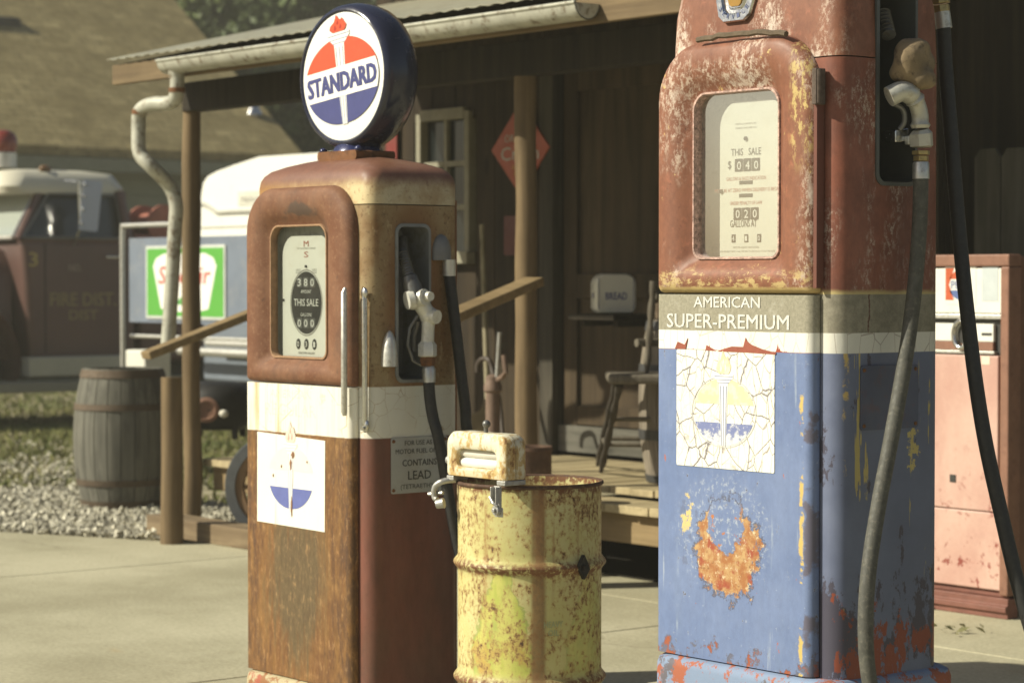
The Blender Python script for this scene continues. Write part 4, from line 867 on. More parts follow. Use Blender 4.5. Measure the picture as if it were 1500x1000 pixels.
m.build('number_windows', simple('black_window', (.035, .035, .032), .4), df, 0)
m = MB()
for k, c in enumerate('040'): m.text(c, fd, DX - .022 + k * .028, rz(242), .019, .013, .02, d=.0008)
for k, c in enumerate('020'): m.text(c, fd, DX - .026 + k * .028, rz(313), .019, .013, .02, d=.0008)
for k, c in enumerate('410'): m.text(c, fd, DX - .0405 + k * .042, rz(349), .012, .007, .01, d=.0008)
m.build('wheel_digits', paper_white, df, 0)
m = MB(); m.text('GALLONS & SALES INDICATION', fd, DX, rz(261), .0085, .130, .002); m.text('MUST BE AT ZERO WHEN DELIVERY IS BEGUN', fd, DX + .006, rz(278), .0085, .218, .002); m.text('UNDER PENALTY OF LAW', fd, DX, rz(297), .0085, .105, .002)
m.build('notice_lettering', ink_red, df, 0)
m = MB(); m.text('MARTIN & SCHWARTZ, INC.', fd, DX, rz(181), .0042, .07, .002); m.text('SALISBURY, MARYLAND, U.S.A.', fd, DX, rz(187), .0042, .07, .002); m.text('CENTS PER GALLON - TAX INCLUDED', fd, DX, rz(362), .0045, .085, .002); m.text('ACCURATE DELIVERY FROM 1 GAL. PER MIN. TO FULL FLOW AT ANY PRESSURE', fd, DX - .005, rz(368), .0038, .2, .001)
m.build('small_print', ink_soft, df, 0)
# band lettering
m = MB(); m.text('AMERICAN', front(.0005), -.045, .912, .025, .218, .022); m.text('SUPER-PREMIUM', front(.0005), -.045, .868, .033, .402, .022)
m.build('band_lettering', simple('worn_white_letter', (.60, .60, .56), .55, 0, .2, 60, dirt=(.34, .32, .26), dirt_amt=.5), rp, 0)
dc = MB(); dc.plate(rrect(-.212, .112, .527, .800, .004), front(), .0008, .0016); dc = dc.build('torch_decal', decal_mat('crazed_white_decal', True), rp, 0)
t_ = T('pale_yellow_print'); py_ = t_.fin(t_.mix(t_.ss(t_.noise(40, detail=6), .45, .6, 0, .6), (.66, .56, .36), (.74, .70, .58)), .5)
t_ = T('rubbed_blue_print'); rb_ = t_.fin(t_.mix(t_.ss(t_.add(t_.noise(70, detail=7, rough=.75), t_.ss(t_.xyz()[2], .58, .63, .12, -.08)), .42, .62), (.17, .20, .38), (.70, .70, .66)), .5)
torch_emblem(dc, front(.0017), 'torch', -.052, .658, .101, .078, dict(up=py_, low=rb_, stem=paper_white, line=simple('slate_blue_line', (.22, .25, .38), .5), flame=py_, lick=pale_cream, ring=simple('thin_grey_line', (.5, .49, .47), .5)), 1.05)
# chrome badge on the cap
bd = MB(); bo_ = [(-.066, .03), (-.064, -.005), (-.052, -.043), (-.034, -.057), (.034, -.057), (.052, -.043), (.064, -.005), (.066, .03), (.056, .056), (.0, .066), (-.056, .056)]
CB = Vector((-.047, 1.614)); TILT = .10
bf = lambda k, d: [(CB.x + u * k, .0375 - d + (v * k) * TILT, CB.y + v * k) for u, v in bo_]
bd.loft([bf(1, -.006), bf(1, .007), bf(.95, .012), bf(.70, .012), bf(.62, .004), bf(.5, .003), bf(.42, .008)], True, True); bd = bd.build('badge', chrome, rp, 30)
m = MB()
for k, c in enumerate('SERVICE'):
    a = R(215 + k * 18.3); m.text(c, lambda u, v, d: (CB.x + u, .0375 - .0122 - d + v * TILT, CB.y + v), .052 * math.cos(a), .047 * math.sin(a) + .002, .011, .008, .01, rot=a + R(90))
m.build('badge_lettering', simple('blue_enamel', (.10, .12, .22), .3), bd, 0)
m = MB(); m.plate([(CB.x + u * .36, CB.y + v * .36) for u, v in bo_], lambda u, v, d: (u, .029 - d, v), .0, .004); m.build('badge_centre', simple('amber_enamel', (.30, .17, .04), .3), bd)
# seam strip, hinge, blanked plate on the side
m = MB(); m.box(.226, .236, .004, .027, .945, 1.40); m.build('door_seam', simple('dark_red_seam', (.13, .045, .03), .6), rp)
m = MB(); m.box(.229, .243, -.006, .024, 1.35, 1.43); m.cyl((.2435, .002, 1.352), (.2435, .002, 1.428), .006, n=10); m.build('door_hinge', simple('crusted_hinge', (.10, .075, .06), .9, .1, .6, 50, .6), rp, bevel=.002)
m = MB(); random.seed(3); g_ = [(x, -.002 + random.uniform(-.004, .004), 1.503 + .022 * (1 - ((x + .03) / .25) ** 2) + random.uniform(-.002, .002)) for x in [-.14 + i * .024 for i in range(13)]]; m.tube(g_, .007, 6); m.build('door_sealant', simple('dried_sealant', (.12, .09, .06), .95, 0, .4, 60, .6), rp)
m = MB(); m.plate(rrect(.095, .285, .628, .772, .008), lambda u, v, d: (RHW + d, u, v), .0005, .004); bp = m.build('blank_plate', simple('dull_blue_plate', (.075, .088, .145), .5, .1, .15, 12, dirt=(.16, .05, .03), dirt_amt=.3), rp, 0)
m = MB(); [m.cyl((RHW + .003, a, b), (RHW + .0065, a, b), .005, .004, 10) for a in (.105, .275) for b in (.638, .762)]; m.each('plate_screw', rust_plain, bp)
q_ = lambda cx, cy: onY(950 + cx / 3.847, 480 + cy / 3.847, RO.y - .001) - RO
for tear in ([(150, 117), (165, 78), (205, 95), (222, 58), (216, 90), (210, 120)], [(322, 127), (328, 98), (352, 112), (385, 131)], [(388, 133), (420, 120), (470, 105), (535, 108), (548, 56), (558, 78), (580, 95), (640, 120), (690, 133), (720, 140), (718, 151), (560, 140)]):
    mm_ = MB(); pts = [(q_(a, b).x, q_(a, b).z) for a, b in tear]; mm_.plate(pts, front(), .0006, .0022); mm_.build('paint_tear', simple('bare_red_primer', (.27, .075, .045), .7, 0, .3, 30), rp, 0)
# nozzle with its rubber boot
nz = MB()
P = [rl(1302, 142, .03), rl(1322, 134, .045), rl(1338, 143, .05), rl(1347, 165, .05), rl(1348, 188, .05)]
nz.tube(smooth_path(P, 5), [.019 + (.004 if i < 10 else 0) + (.004 if i in (11, 19) else 0) for i in range(21)], 16)
h0, h1, h2 = rl(1348, 190, .05), rl(1349, 196, .05), rl(1350, 214, .05); nz.tube([h0, h1, h2, h2 - Vector((0, 0, .003))], [.019, .027, .027, .022], 6)
nzo = nz.build('nozzle', simple('dull_alloy', (.50, .49, .43), .42, .4, .12, 20, .2, dirt=(.25, .2, .13), dirt_amt=.45), rp, 35)
bt = MB(); bt.sphere(rl(1334, 92, .045), .034, .043, .052, 20, 14); bt.sphere(rl(1350, 116, .06), .030, .037, .026, 18, 12); bt.sphere(rl(1330, 78, .035), .030, .034, .034, 18, 12); bt.sphere(rl(1346, 72, .05), .026, .032, .026, 16, 10); bt.sphere(rl(1318, 106, .03), .026, .022, .024, 16, 10); bt.sphere(rl(1352, 92, .05), .026, .03, .03, 16, 10)
bto = bt.build('nozzle_boot', simple('worn_tan_rubber', (.21, .155, .09), .8, 0, .5, 16, .6, 70, dirt=(.07, .05, .035), dirt_amt=.9), nzo)
rm = bto.modifiers.new('remesh', 'REMESH'); rm.mode = 'VOXEL'; rm.voxel_size = .006; rm.use_smooth_shade = True
smo = bto.modifiers.new('smooth', 'SMOOTH'); smo.iterations = 5; smo.factor = .6
ctx = bpy.data.textures.new('boot_creases', 'CLOUDS'); ctx.noise_scale = .035; dsp = bto.modifiers.new('creases', 'DISPLACE'); dsp.texture = ctx; dsp.strength = .007; dsp.mid_level = .5
m = MB(); m.tube(smooth_path([rl(1305, 150, .02), rl(1322, 160, .03), rl(1325, 178, .03), rl(1318, 190, .02)], 4), .006, 8); m.build('trigger_guard', steel_grey, nzo)
m = MB(); m.plate(rrect(-.022, .022, -.014, .014, .004), lambda u, v, d: tuple(rl(1311, 199, 0) + Vector((d, u, v + u * .12))), -.01, .022); m.build('nozzle_rest', chrome, rp, bevel=.002)
m = MB(); m.plate(rrect(-.012, .012, -.01, .01, .003), lambda u, v, d: tuple(rl(1330, 206, .02) + Vector((d, u, v))), 0, .014); m.build('nozzle_stop', alu, rp, bevel=.002)
m = MB(); q0, q1 = rl(1302, 52, -.02), rl(1294, 20, -.06); m.tube([q0, q1], [.014, .012])
for k in range(7):
    p = q0.lerp(q1, k / 6); d = (q1 - q0).normalized() * .002; m.tube([p - d, p, p + d], [.012, .017, .012])
m.build('spout', steel_grey, nzo)
m = MB(); n0, n1 = rl(1349, 221, .05), rl(1349, 236, .05)
m.tube([n0, n0.lerp(n1, .4)], [.021, .021], 6); m.tube([n0.lerp(n1, .5), n1], [.018, .018], 6); m.build('coupling_nut', brass, nzo, 20, .001)
H1 = smooth_path([rl(1349, 258, .05), rl(1347, 330, .052), rl(1340, 420, .055), rl(1327, 520, .06), rl(1306, 640, .075), rl(1287, 740, .085), rl(1272, 840, .10), rl(1268, 930, .11), rl(1276, 1010, .12), rl(1300, 1090, .15), rl(1345, 1150, .20)], 7)
ho = MB().tube(H1, .0172, 18).build('hose', rubber_grey, rp)
m = MB(); e0 = rl(1349, 237, .05); e1 = rl(1349, 262, .05); m.tube([e0, e0.lerp(e1, .08), e1], [.016, .0185, .019], 20); m.build('ferrule', alu, ho)
# second hose from the top of the back corner
def rr(px, py, zc): return at(px, py, zc) - RO
H2 = smooth_path([rr(1382, 40, 5.52), rr(1386, 110, 5.52), rr(1395, 220, 5.5), rr(1404, 330, 5.48), rr(1415, 440, 5.45), rr(1428, 550, 5.42), rr(1444, 650, 5.4), rr(1466, 750, 5.38), rr(1490, 850, 5.36), rr(1520, 950, 5.34), rr(1560, 1060, 5.3)], 6)
ho2 = MB().tube(H2, .0170, 18).build('hose', rubber_black, rp)
m = MB(); e0 = rr(1380, 18, 5.52); e1 = rr(1383, 42, 5.52); m.tube([e0, e1], [.0185, .019], 20); m.build('ferrule', alu, ho2)
m = MB(); n0, n1 = rr(1377, -4, 5.52), rr(1380, 18, 5.52); m.tube([n0, n0.lerp(n1, .45)], [.023, .023], 6); m.tube([n0.lerp(n1, .55), n1], [.020, .020], 6); m.tube([n0 + Vector((-.06, -.02, .06)), n0 + Vector((-.01, 0, .05)), n0], [.018, .018, .016]); m.build('coupling_nut', brass, ho2, 20, .001)
# ================================================================== YELLOW DRUM AND WRINGER
DC = Vector((-4.885, 3.992, 0)); DR = .193; DROT = R(50.7)
t = T('speckled_yellow_drum'); x, y, z = t.xyz(); ang = t.m('ARCTAN2', x, t.m('MULTIPLY', y, -1.0))
fine = t.noise(80, t.scl(None, (1, 1, .8)), detail=6, rough=.7); mid = t.noise(13, detail=8, rough=.7); big = t.noise(5, detail=6)
c = t.mix(t.ss(big, .35, .65), (.48, .44, .17), (.53, .49, .235)); 
gn_ = t.noise(26, t.scl(None, (1, 1, .3)), detail=6)
# painted gourds in yellow green
def gourd(c, a0, am):
    u = t.mul(t.m('SUBTRACT', ang, a0), DR); wdt = t.ss(z, .28, .50, .098, .030)
    d = t.m('DIVIDE', t.m('ABSOLUTE', t.add(u, t.mul(t.m('SUBTRACT', mid, .5), .09))), wdt)
    mk = t.mul(t.ss(d, .92, 1.0, 1, 0), t.mul(t.ss(z, .205, .235), t.ss(z, .485, .50, 1, 0)))
    gc = t.mix(t.ss(gn_, .4, .6), (.42, .47, .07), (.56, .55, .13)); gc = t.mix(t.ss(d, .78, .95), gc, (.21, .27, .06)); gc = t.mix(t.ss(t.noise(9, t.scl(None, (1, 1, .35)), detail=4), .52, .62, 0, .7), gc, (.25, .34, .06))
    gc = t.mix(t.mul(t.ss(mid, .5, .6), t.ss(z, .40, .24)), gc, (.46, .28, .055)); return t.mix(t.mul(mk, am), c, gc)
c = gourd(c, -.42, .75); c = gourd(c, .98, .4)
dens = t.add(t.add(fine, t.ss(mid, .3, .7, -.09, .11)), t.add(t.ss(x, -.02, .05, 0, .02), t.ss(big, .35, .65, -.03, .03)))
c = t.mix(t.ss(dens, .47, .58, 0, .6), c, (.40, .27, .10)); c = t.mix(t.ss(dens, .56, .66, 0, .85), c, (.21, .11, .042)); c = t.mix(t.ss(dens, .67, .72), c, (.08, .045, .026)); c = t.mix(t.mul(t.ss(t.noise(20, t.scl(None, (1, 1, .07)), detail=6), .56, .68), t.ss(z, .25, .66)), c, (.34, .21, .08))
c = t.mix(t.ss(t.noise(17, t.scl(None, (1, 1, 1), (3, 8, 1)), detail=8, rough=.75), .68, .72), c, (.07, .04, .025))
wav = t.mul(t.m('SUBTRACT', mid, .5), .05); band = t.mul(t.ss(t.m('ABSOLUTE', t.add(ang, t.add(-.12, wav))), .06, .13, 1, 0), t.ss(t.add(t.noise(9, t.scl(None, (1, 1, .5)), detail=8, rough=.7), .12), .42, .58, .25, .8))
c = t.mix(band, c, t.mix(t.ss(fine, .4, .6), (.175, .085, .036), (.26, .145, .06)))
for zr in (.716, .502, .2):
    c = t.mix(t.mul(t.ss(t.m('ABSOLUTE', t.add(t.add(z, -zr + .004), t.mul(t.m('SUBTRACT', mid, .5), .05))), .006, .022, 1, 0), t.ss(fine, .38, .52)), c, (.17, .075, .032))
c = t.mix(t.mul(t.ss(z, .24, .17), t.ss(mid, .42, .55)), c, (.16, .09, .04))
drum_m = t.fin(c, t.ss(fine, .4, .65, .42, .8), 0, t.add(fine, mid), .3, .0015, .35)
dr_ = thing('trash_drum', 'open yellow drum speckled with rust and painted with green gourds', 'drum', DC, DROT)
prof = [(DR - .012, 0)]
for zz in (.02, .06, .12, .17): prof.append((DR - .002, zz))
for c0 in (.2, .504):
    for k in range(-4, 5): prof.append((DR - .002 + .0125 * math.cos(math.pi * k / 9) ** 2, c0 + k * .0048))
    if c0 == .2:
        for zz in (.24, .3, .36, .42, .47): prof.append((DR - .002, zz))
for zz in (.54, .6, .66, .70, .712): prof.append((DR - .002, zz))
prof += [(DR - .005, .714), (DR - .006, .70), (DR - .006, .3), (DR - .006, .02), (.001, .02)]
drb = MB().lathe(prof, (0, 0, 0), 'z', 72, True, True).build('drum_shell', drum_m, dr_, 30)
rm = MB(); rm.lathe([(DR + .0045 * math.cos(a), .714 + .0055 * math.sin(a)) for a in [2 * math.pi * k / 10 for k in range(11)]], n=72, cap0=False, cap1=False); rm.build('rolled_rim', simple('dark_rust_rim', (.085, .045, .028), .8, .1, .4, 30, .3, dirt=(.22, .15, .06), dirt_amt=.5), dr_)
MB().lathe([(DR - .0075, .69), (DR - .0075, .03)], n=48, cap0=False, cap1=False).build('drum_lining', simple('rusty_inside', (.19, .11, .04), .85, 0, .4, 12, .3), dr_)
def onD(a, z, d=0): return Vector(((DR - .002 + d) * math.sin(a), -(DR - .002 + d) * math.cos(a), z))
m = MB(); ab, zb_ = .75, .503
m.loft([[onD(ab + u, zb_ + v, d) for u, v in ((-.095, .004), (.0, -.030), (.10, -.004), (.0, .034))] for d in (.008, .020)]); m.loft([[onD(ab + .045 * math.cos(q), zb_ + .009 * math.sin(q), d) for q in [2 * math.pi * k / 12 for k in range(12)]] for d in (.019, .024)]); m.build('black_bracket', simple('black_iron', (.02, .02, .019), .6, .3, .2, 30, dirt=(.1, .06, .03), dirt_amt=.4), dr_, 20)
m = MB()
for k, s_ in enumerate(('HEAVY', 'OIL')):
    m.text(s_, lambda u, v, d: tuple(onD(u / DR, v, d)), .33 * DR + .0, .36 - k * .022, .016, .052 - k * .022, .01, d=.0008)
m.build('faded_lettering', simple('faded_green_print', (.33, .36, .20), .7, 0, .3, 80), drb, 0)

WO = Vector((-4.872, 3.80, .722))
chip = T('chipped_white_enamel'); t = chip; x, y, z = t.xyz(); n1 = t.noise(28, t.scl(None, (1, 1, .55)), detail=9, rough=.75); n2 = t.noise(60, detail=7, rough=.8)
c = t.mix(t.ss(n1, .46, .56), (.66, .63, .48), (.48, .33, .13)); c = t.mix(t.ss(n1, .57, .64), c, (.22, .11, .04)); c = t.mix(t.ss(n2, .64, .69), c, (.12, .06, .03)); c = t.mix(t.ss(t.add(z, t.mul(n1, .03)), .05, .02, 0, .6), c, (.48, .31, .11))
wring_m = t.fin(c, .55, 0, n1, .4, .001, .35)
wr = thing('clothes_wringer', 'small rusty white hand wringer clamped on the yellow drum rim', 'wringer', WO)
out = arch(rrect(-.125, .125, .012, .128, (.008, .008, .030, .030), 7), .008, .1, 0, .11); inn = rrect(-.088, .082, .036, .086, .018, 7)
m = MB(); m.loft([lerp2(out, inn, a, y_) for a, y_ in ((0, .032), (0, .006), (.10, 0), (.8, -.002), (1, .004), (1, .032))], False, False)
m.loft([lerp2(out, inn, a, y_) for a, y_ in ((0, .037), (0, .060), (.08, .068), (.85, .068), (1, .064), (1, .037))], False, False)
m.loft([lerp2(out, out, 0, y_) for y_ in (.033, .036)], False, False); m.build('housing', wring_m, wr, 50)
m = MB(); ins_ = [(x_ * .97, z_ * .97 + .002) for x_, z_ in out]; m.loft([lerp2(ins_, inn, a, y_) for a, y_ in ((0, .031), (1, .031), (1, .038), (0, .038))], False, False); m.build('seam_plate', rust_plain, wr)
rol = simple('ivory_roller', (.72, .70, .62), .5, 0, .06, 10, .05, dirt=(.45, .38, .25), dirt_amt=.4); rol2 = simple('grey_ivory_roller', (.60, .585, .52), .5, 0, .08, 10, .05, dirt=(.3, .25, .17), dirt_amt=.5)
MB().tube([(-.098, .030, .074), (-.090, .030, .074), (.086, .030, .074), (.094, .030, .074)], [.010, .0135, .0135, .010], 20).build('roller', rol2, wr); MB().tube([(-.098, .028, .048), (-.090, .028, .048), (.086, .028, .048), (.094, .028, .048)], [.010, .0135, .0135, .010], 20).build('roller', rol, wr)
zinc = simple('zinc_fitting', (.42, .42, .40), .45, .7, .2, 30, .2, dirt=(.25, .18, .1), dirt_amt=.4)
m = MB(); m.box(.092, .126, -.004, .066, .0, .0125); m.box(-.126, -.096, .0, .05, .0, .0125); m.each('foot_plate', zinc, wr, 0, .002)
m = MB(); m.box(.098, .122, -.018, -.010, -.058, .0); m.box(.0975, .1015, -.030, -.0175, -.045, -.002); m.box(.118, .122, -.030, -.0175, -.045, -.002); m.cyl((.110, -.009, -.062), (.110, -.024, -.062), .013, n=14); m.cyl((.110, -.024, -.062), (.110, -.031, -.062), .006, n=10); m.tube([(.092, -.026, -.028), (.112, -.030, -.044), (.122, -.024, -.050)], .004, 8); m.box(.094, .126, -.012, -.0085, -.080, -.055); m.build('clamp', zinc, wr, 0, .0015)
m = MB(); m.tube(smooth_path([(-.112, .02, .0), (-.128, -.012, -.004), (-.148, -.022, -.02), (-.150, -.022, -.045), (-.142, -.02, -.052)], 4), .008, 10); m.cyl((-.175, -.022, -.040), (-.128, -.010, -.034), .005, n=8); m.cyl((-.118, -.014, -.060), (-.135, -.026, -.064), .014, .012, 14); m.build('clamp', zinc, wr, 40)
m = MB(); m.cyl((-.126, .03, .048), (-.155, .03, .050), .014, .012, 16); m.cyl((-.12, .03, .02), (-.135, .03, .02), .008, n=10); m.each('bearing_cap', zinc, wr)
m = MB(); m.tube([(.0, .034, .130), (.0, .034, .142), (.002, .034, .150)], [.006, .006, .011], 10); m.sphere((.002, .034, .152), .011); m.build('pressure_screw', steel_grey, wr)

# ================================================================== BARRELS
stave = wood('grey_staves', (.095, .092, .076), (.185, .178, .145), 2, .9)
hoop_m = simple('rusty_hoop', (.115, .085, .058), .75, .3, .3, 20, .2)
def barrel(name, label, loc, r, h, hoops, mat=stave, hm=hoop_m, grp=None):
    ro = thing(name, label, 'barrel', loc, R(17), grp); n = 22
    def rad(q): return r * (1 - .20 * abs(2 * q - 1) ** 2.1)
    m = MB()
    for k in range(n):
        a0, a1 = 2 * math.pi * (k + .035) / n, 2 * math.pi * (k + .965) / n; lps = []
        for i in range(13):
            q = i / 12; R0, R1 = rad(q), rad(q) - .022; pts = [(R0 * math.cos(a0 + (a1 - a0) * j / 3), R0 * math.sin(a0 + (a1 - a0) * j / 3), h * q) for j in range(4)] + [(R1 * math.cos(a1), R1 * math.sin(a1), h * q), (R1 * math.cos(a0), R1 * math.sin(a0), h * q)]; lps.append(pts)
        m.loft(lps)
    m.lathe([(rad(.5) - .06, .01), (rad(.5) - .06, h * .95)], n=n); m.build('staves', mat, ro, 30)
    for q, wq in hoops:
        MB().lathe([(rad(q - wq) + .001, h * (q - wq)), (rad(q - wq) + .006, h * (q - wq)), (rad(q) + .006, h * q), (rad(q + wq) + .006, h * (q + wq)), (rad(q + wq) + .001, h * (q + wq))], n=44, cap0=False, cap1=False).build('hoop', hm, ro, 30)
    MB().lathe([(.001, h * .955), (rad(.955) - .02, h * .955)], n=36, cap0=False, cap1=False).build('barrel_head', mat, ro, 0)
    return ro
b = onZ(172, 748); barrel('wooden_barrel', 'weathered grey wooden barrel standing on white gravel', (b.x - .2, b.y + .15, 0), .272, .765, ((.035, .025), (.19, .022), (.73, .022), (.965, .028)))
k = onZ(1005, 706, .38); barrel('wooden_keg', 'grey brown keg with black hoops on the porch deck beside the red and blue pump', (k.x, k.y, .38), .205, .70, ((.03, .022), (.30, .03), (.70, .03), (.965, .028)), wood('brown_staves', (.16, .135, .105), (.28, .24, .185), 2, .8), simple('dark_iron_hoop', (.06, .06, .06), .6, .4, .2, 20))
m = MB(); m.box(-.11, .11, -.09, .09, 0, .07); m.box(-.095, .095, -.075, .075, .0705, .085)
o = m.build('wooden_crate', wood('crate_wood', (.12, .085, .055), (.21, .155, .105), 0, 1), None, 0, .006); move(o, (k.x - .02, k.y, 1.081), R(40)); tag(o, 'little brown box lying on top of the keg', 'box')
cn = onY(775, 656, 6.1); m = MB(); m.lathe([(.088, 0), (.092, .01), (.092, .2), (.095, .21), (.092, .22), (.092, .55), (.097, .56), (.094, .575), (.088, .572), (.086, .55), (.001, .55)], n=32)
o = m.build('rusty_can', simple('dark_rusty_can', (.085, .045, .028), .8, .1, .4, 14, .2, dirt=(.25, .17, .1), dirt_amt=.3), None, 30); move(o, (cn.x, 6.1, .0)); tag(o, 'tall dark rusty can behind the yellow drum', 'can')

# ================================================================== PORCH CLUTTER
old_wood = wood('worn_chair_wood', (.085, .072, .055), (.165, .145, .11), 2, 1.4); black_wood = wood('black_chair_wood', (.028, .024, .02), (.06, .05, .04), 2, 1.4)
ch = thing('wooden_chair', 'old spindle chair with turned legs standing on the porch deck', 'chair', (0, 0, 0))
Lf = onZ(880, 691, .385); ST = .825; A = onZ(908, 562, ST); sb = onZ(972, 556, ST)
def turned(p, q, r, n=9, seed=0):
    random.seed(seed); p, q = Vector(p), Vector(q); pts = []; rs = []
    for i in range(n * 3 + 1):
        u = i / (n * 3); pts.append(p.lerp(q, u)); rs.append(r * (.62 + .38 * abs(math.sin(u * math.pi * n / 2.2))) * (.75 if u < .12 else 1))
    return MB().tube(pts, rs, 12)
dx = Vector((.24, .30, 0)); dy = Vector((-.26, .21, 0)) 
legs = [(Lf, A), (Lf + dx * 1.35, A + dx * 1.1), (Lf + dy * 1.3, A + dy), (Lf + dx * 1.35 + dy * 1.3, A + dx * 1.1 + dy)]
for i, (p, q) in enumerate(legs): turned((p.x, p.y, .382), q, .017, 8, i).build('leg', black_wood, ch, 50)
cs = [A - dx * .12 - dy * .12, A + dx * 1.2 - dy * .12, A + dx * 1.2 + dy * 1.15, A - dx * .12 + dy * 1.15]
m = MB(); m.loft([[(q.x, q.y, ST + z_) for q in cs] for z_ in (-.0, .038)]); m.build('seat', old_wood, ch, 0, .012)
def between(u, i, j): return legs[i][0].lerp(legs[j][0], 0) if False else (legs[i][0].lerp(legs[i][1], u), legs[j][0].lerp(legs[j][1], u))
m = MB()
for u, i, j in ((.33, 0, 1), (.62, 0, 1), (.33, 0, 2), (.33, 2, 3), (.4, 1, 3)):
    a_, b_ = between(u, i, j); m.tube([a_, a_.lerp(b_, .5), b_], [.009, .013, .009], 10)
m.build('stretchers', old_wood, ch)
P0 = A + dx * .42 + dy * .75; tops = []
for i, q in enumerate((A + dx * .30 + dy * .3, A + dx * 1.1 + dy * 1.0)):
    e = q + Vector((.02, .02, .42)); turned(q + Vector((0, 0, .04)), e, .017, 8, 5 + i).build('back_post', old_wood, ch, 50); tops.append((q, e))
m = MB(); a_, b_ = tops[0][0] + Vector((-.03, -.03, .165)), tops[1][0] + Vector((.03, .02, .165)); m.tube([a_, b_], .017, 12); a_, b_ = tops[0][1], tops[1][1]; m.tube([a_ - Vector((0, 0, .06)), b_ - Vector((0, 0, .06))], .02, 12)
for k in (2,):
    q = tops[0][0].lerp(tops[1][0], k / 5); m.tube([q + Vector((0, 0, .04)), q + Vector((.05, .05, .36))], .008, 8)
m.build('back_rails', old_wood, ch)
# shelf and bread box by the door
bx = onY(889, 459, 7.30)
s_ = thing('wall_shelf', 'dark wooden shelf across the shop door holding the bread box', 'shelf', (0, 0, 0))
MB().box(bx.x - .16, bx.x + .16, 7.2, 7.54, bx.z - .03, bx.z - .003).build('board', dark_trim, s_, 0, .003)
m = MB()
for x in (bx.x - .12, bx.x + .12): m.box(x - .015, x + .015, 7.25, 7.56, bx.z - .06, bx.z - .031)
m.each('bracket', dark_trim, s_, 0)
bb = thing('bread_box', 'white enamel bread box with blue lettering on the dark shelf', 'bread box', (bx.x, bx.y + .04, bx.z), R(58))
en = simple('white_enamel_box', (.60, .585, .50), .35, 0, .04, 8, dirt=(.35, .3, .2), dirt_amt=.2)
pr = rrect(-.095, .095, 0, .185, (.03, .03, .05, .05), 6); m = MB(); m.loft([[(x_ * q_, y_, .0925 + (z_ - .0925) * q_) for x_, z_ in pr] for y_, q_ in ((-.085, .93), (-.076, 1), (.076, 1), (.085, .93))]); 
pr2 = pr; m.build('box', en, bb, 40)
m = MB(); m.text('BREAD', lambda u, v, d: (u, -.0852 - d, v), 0, .082, .034, .100, .02); 
for q_ in (.90, .86): m.loft([[(x_ * q_ * a_, -.0862, .0925 + (z_ - .0925) * q_ * a_) for x_, z_ in pr] for a_ in (1, .985)], False, False) if False else None
for sx in (-1, 1): m.plate([(sx * .080, .02), (sx * .083, .02), (sx * .083, .165), (sx * .080, .165)], lambda u, v, d: (u, -.0852 - d, v), 0, .0005)
m.text('BREAD', lambda u, v, d: (-.0955 - d, -u, v), 0, .085, .024, .07, .015)
m.build('box_lettering', blue_print, bb, 0)
# diamond soda sign on the wall
sc = onY(762, 218, 7.56); sg = thing('diamond_sign', 'orange red diamond soda sign hanging behind the porch post', 'sign', (sc.x, 7.57, sc.z))
m = MB(); hd_ = .232; m.plate([(0, -hd_), (hd_, 0), (0, hd_), (-hd_, 0)], lambda u, v, d: (u, -d, v), 0, .012); m.build('sign_face', simple('orange_enamel', (.36, .07, .028), .4, 0, .12, 9, dirt=(.15, .05, .03), dirt_amt=.3), sg, 0)
sfn = lambda u, v, d: (u, -.0125 - d, v)
m = MB(); m.text('ORANGE', sfn, -.01, .055, .038, .22, .012); m.text('Crush', sfn, 0, -.022, .068, .30, .02); m.build('sign_lettering', simple('sign_white', (.42, .40, .36), .5), sg, 0)
m = MB(); m.text('CARBONATED', sfn, 0, -.092, .022, .13, .008); m.text('BEVERAGE', sfn, 0, -.125, .02, .09, .008); m.text('DRINK', sfn, 0, .12, .024, .07, .01); m.build('yellow_lettering', simple('sign_yellow', (.50, .33, .07), .5), sg, 0)
for px, py, w_, h_, lb in ((573, 208, .05, .13, 'narrow dull red tin sign at the left corner of the shop wall'), (747, 345, .05, .10, 'small dark red tin sign low on the wall by the tools')):
    q = onY(px, py, 7.57); m = MB(); m.plate(rrect(-w_, w_, -h_, h_, .01), lambda u, v, d: (u, -d, v), 0, .01)
    o = m.build('tin_sign', simple('dull_red_tin', (.17, .025, .02) if h_ > .12 else (.11, .03, .025), .5, 0, .2, 12, dirt=(.1, .05, .03), dirt_amt=.5), None, 0); move(o, (q.x, 7.58, q.z)); tag(o, lb, 'sign', 'small red tin signs')
# tools: shovel, pump jack, hooked stick
sv = thing('shovel', 'long handled shovel leaning on the shop wall left of the hand pump', 'shovel', (0, 0, 0))
p0, p1 = onY(714, 585, 7.3), onY(706, 330, 7.5); MB().tube([p0, p0.lerp(p1, .5), p1], .014, 10).build('handle', wood('ash_handle', (.22, .19, .12), (.34, .30, .2), 2, 1), sv)
p2 = Vector((p0.x + .01, p0.y - .12, .39)); m = MB(); m.loft([[p0 + (p2 - p0) * u + Vector((.6, .78, 0)) * a + Vector((.78, -.6, 0)) * (.012 * math.cos(a * 14)) for a in [-w_ + 2 * w_ * j / 6 for j in range(7)]] for u, w_ in ((0, .014), (.2, .02), (.3, .075), (.6, .085), (.85, .065), (1, .008))], False, False, False); b_ = m.build('blade', simple('muddy_blade', (.20, .16, .09), .7, .3, .3, 20), sv, 60)
so = b_.modifiers.new('thick', 'SOLIDIFY'); so.thickness = .004
jp = thing('hand_pump', 'rusty iron hand pump with a raised lever behind the wringer', 'hand pump', (0, 0, 0))
q = onZ(722, 690, .385); q = Vector((q.x, q.y, 0)); rust_br = simple('brown_rusty_iron', (.17, .115, .085), .75, .2, .3, 20, .2)
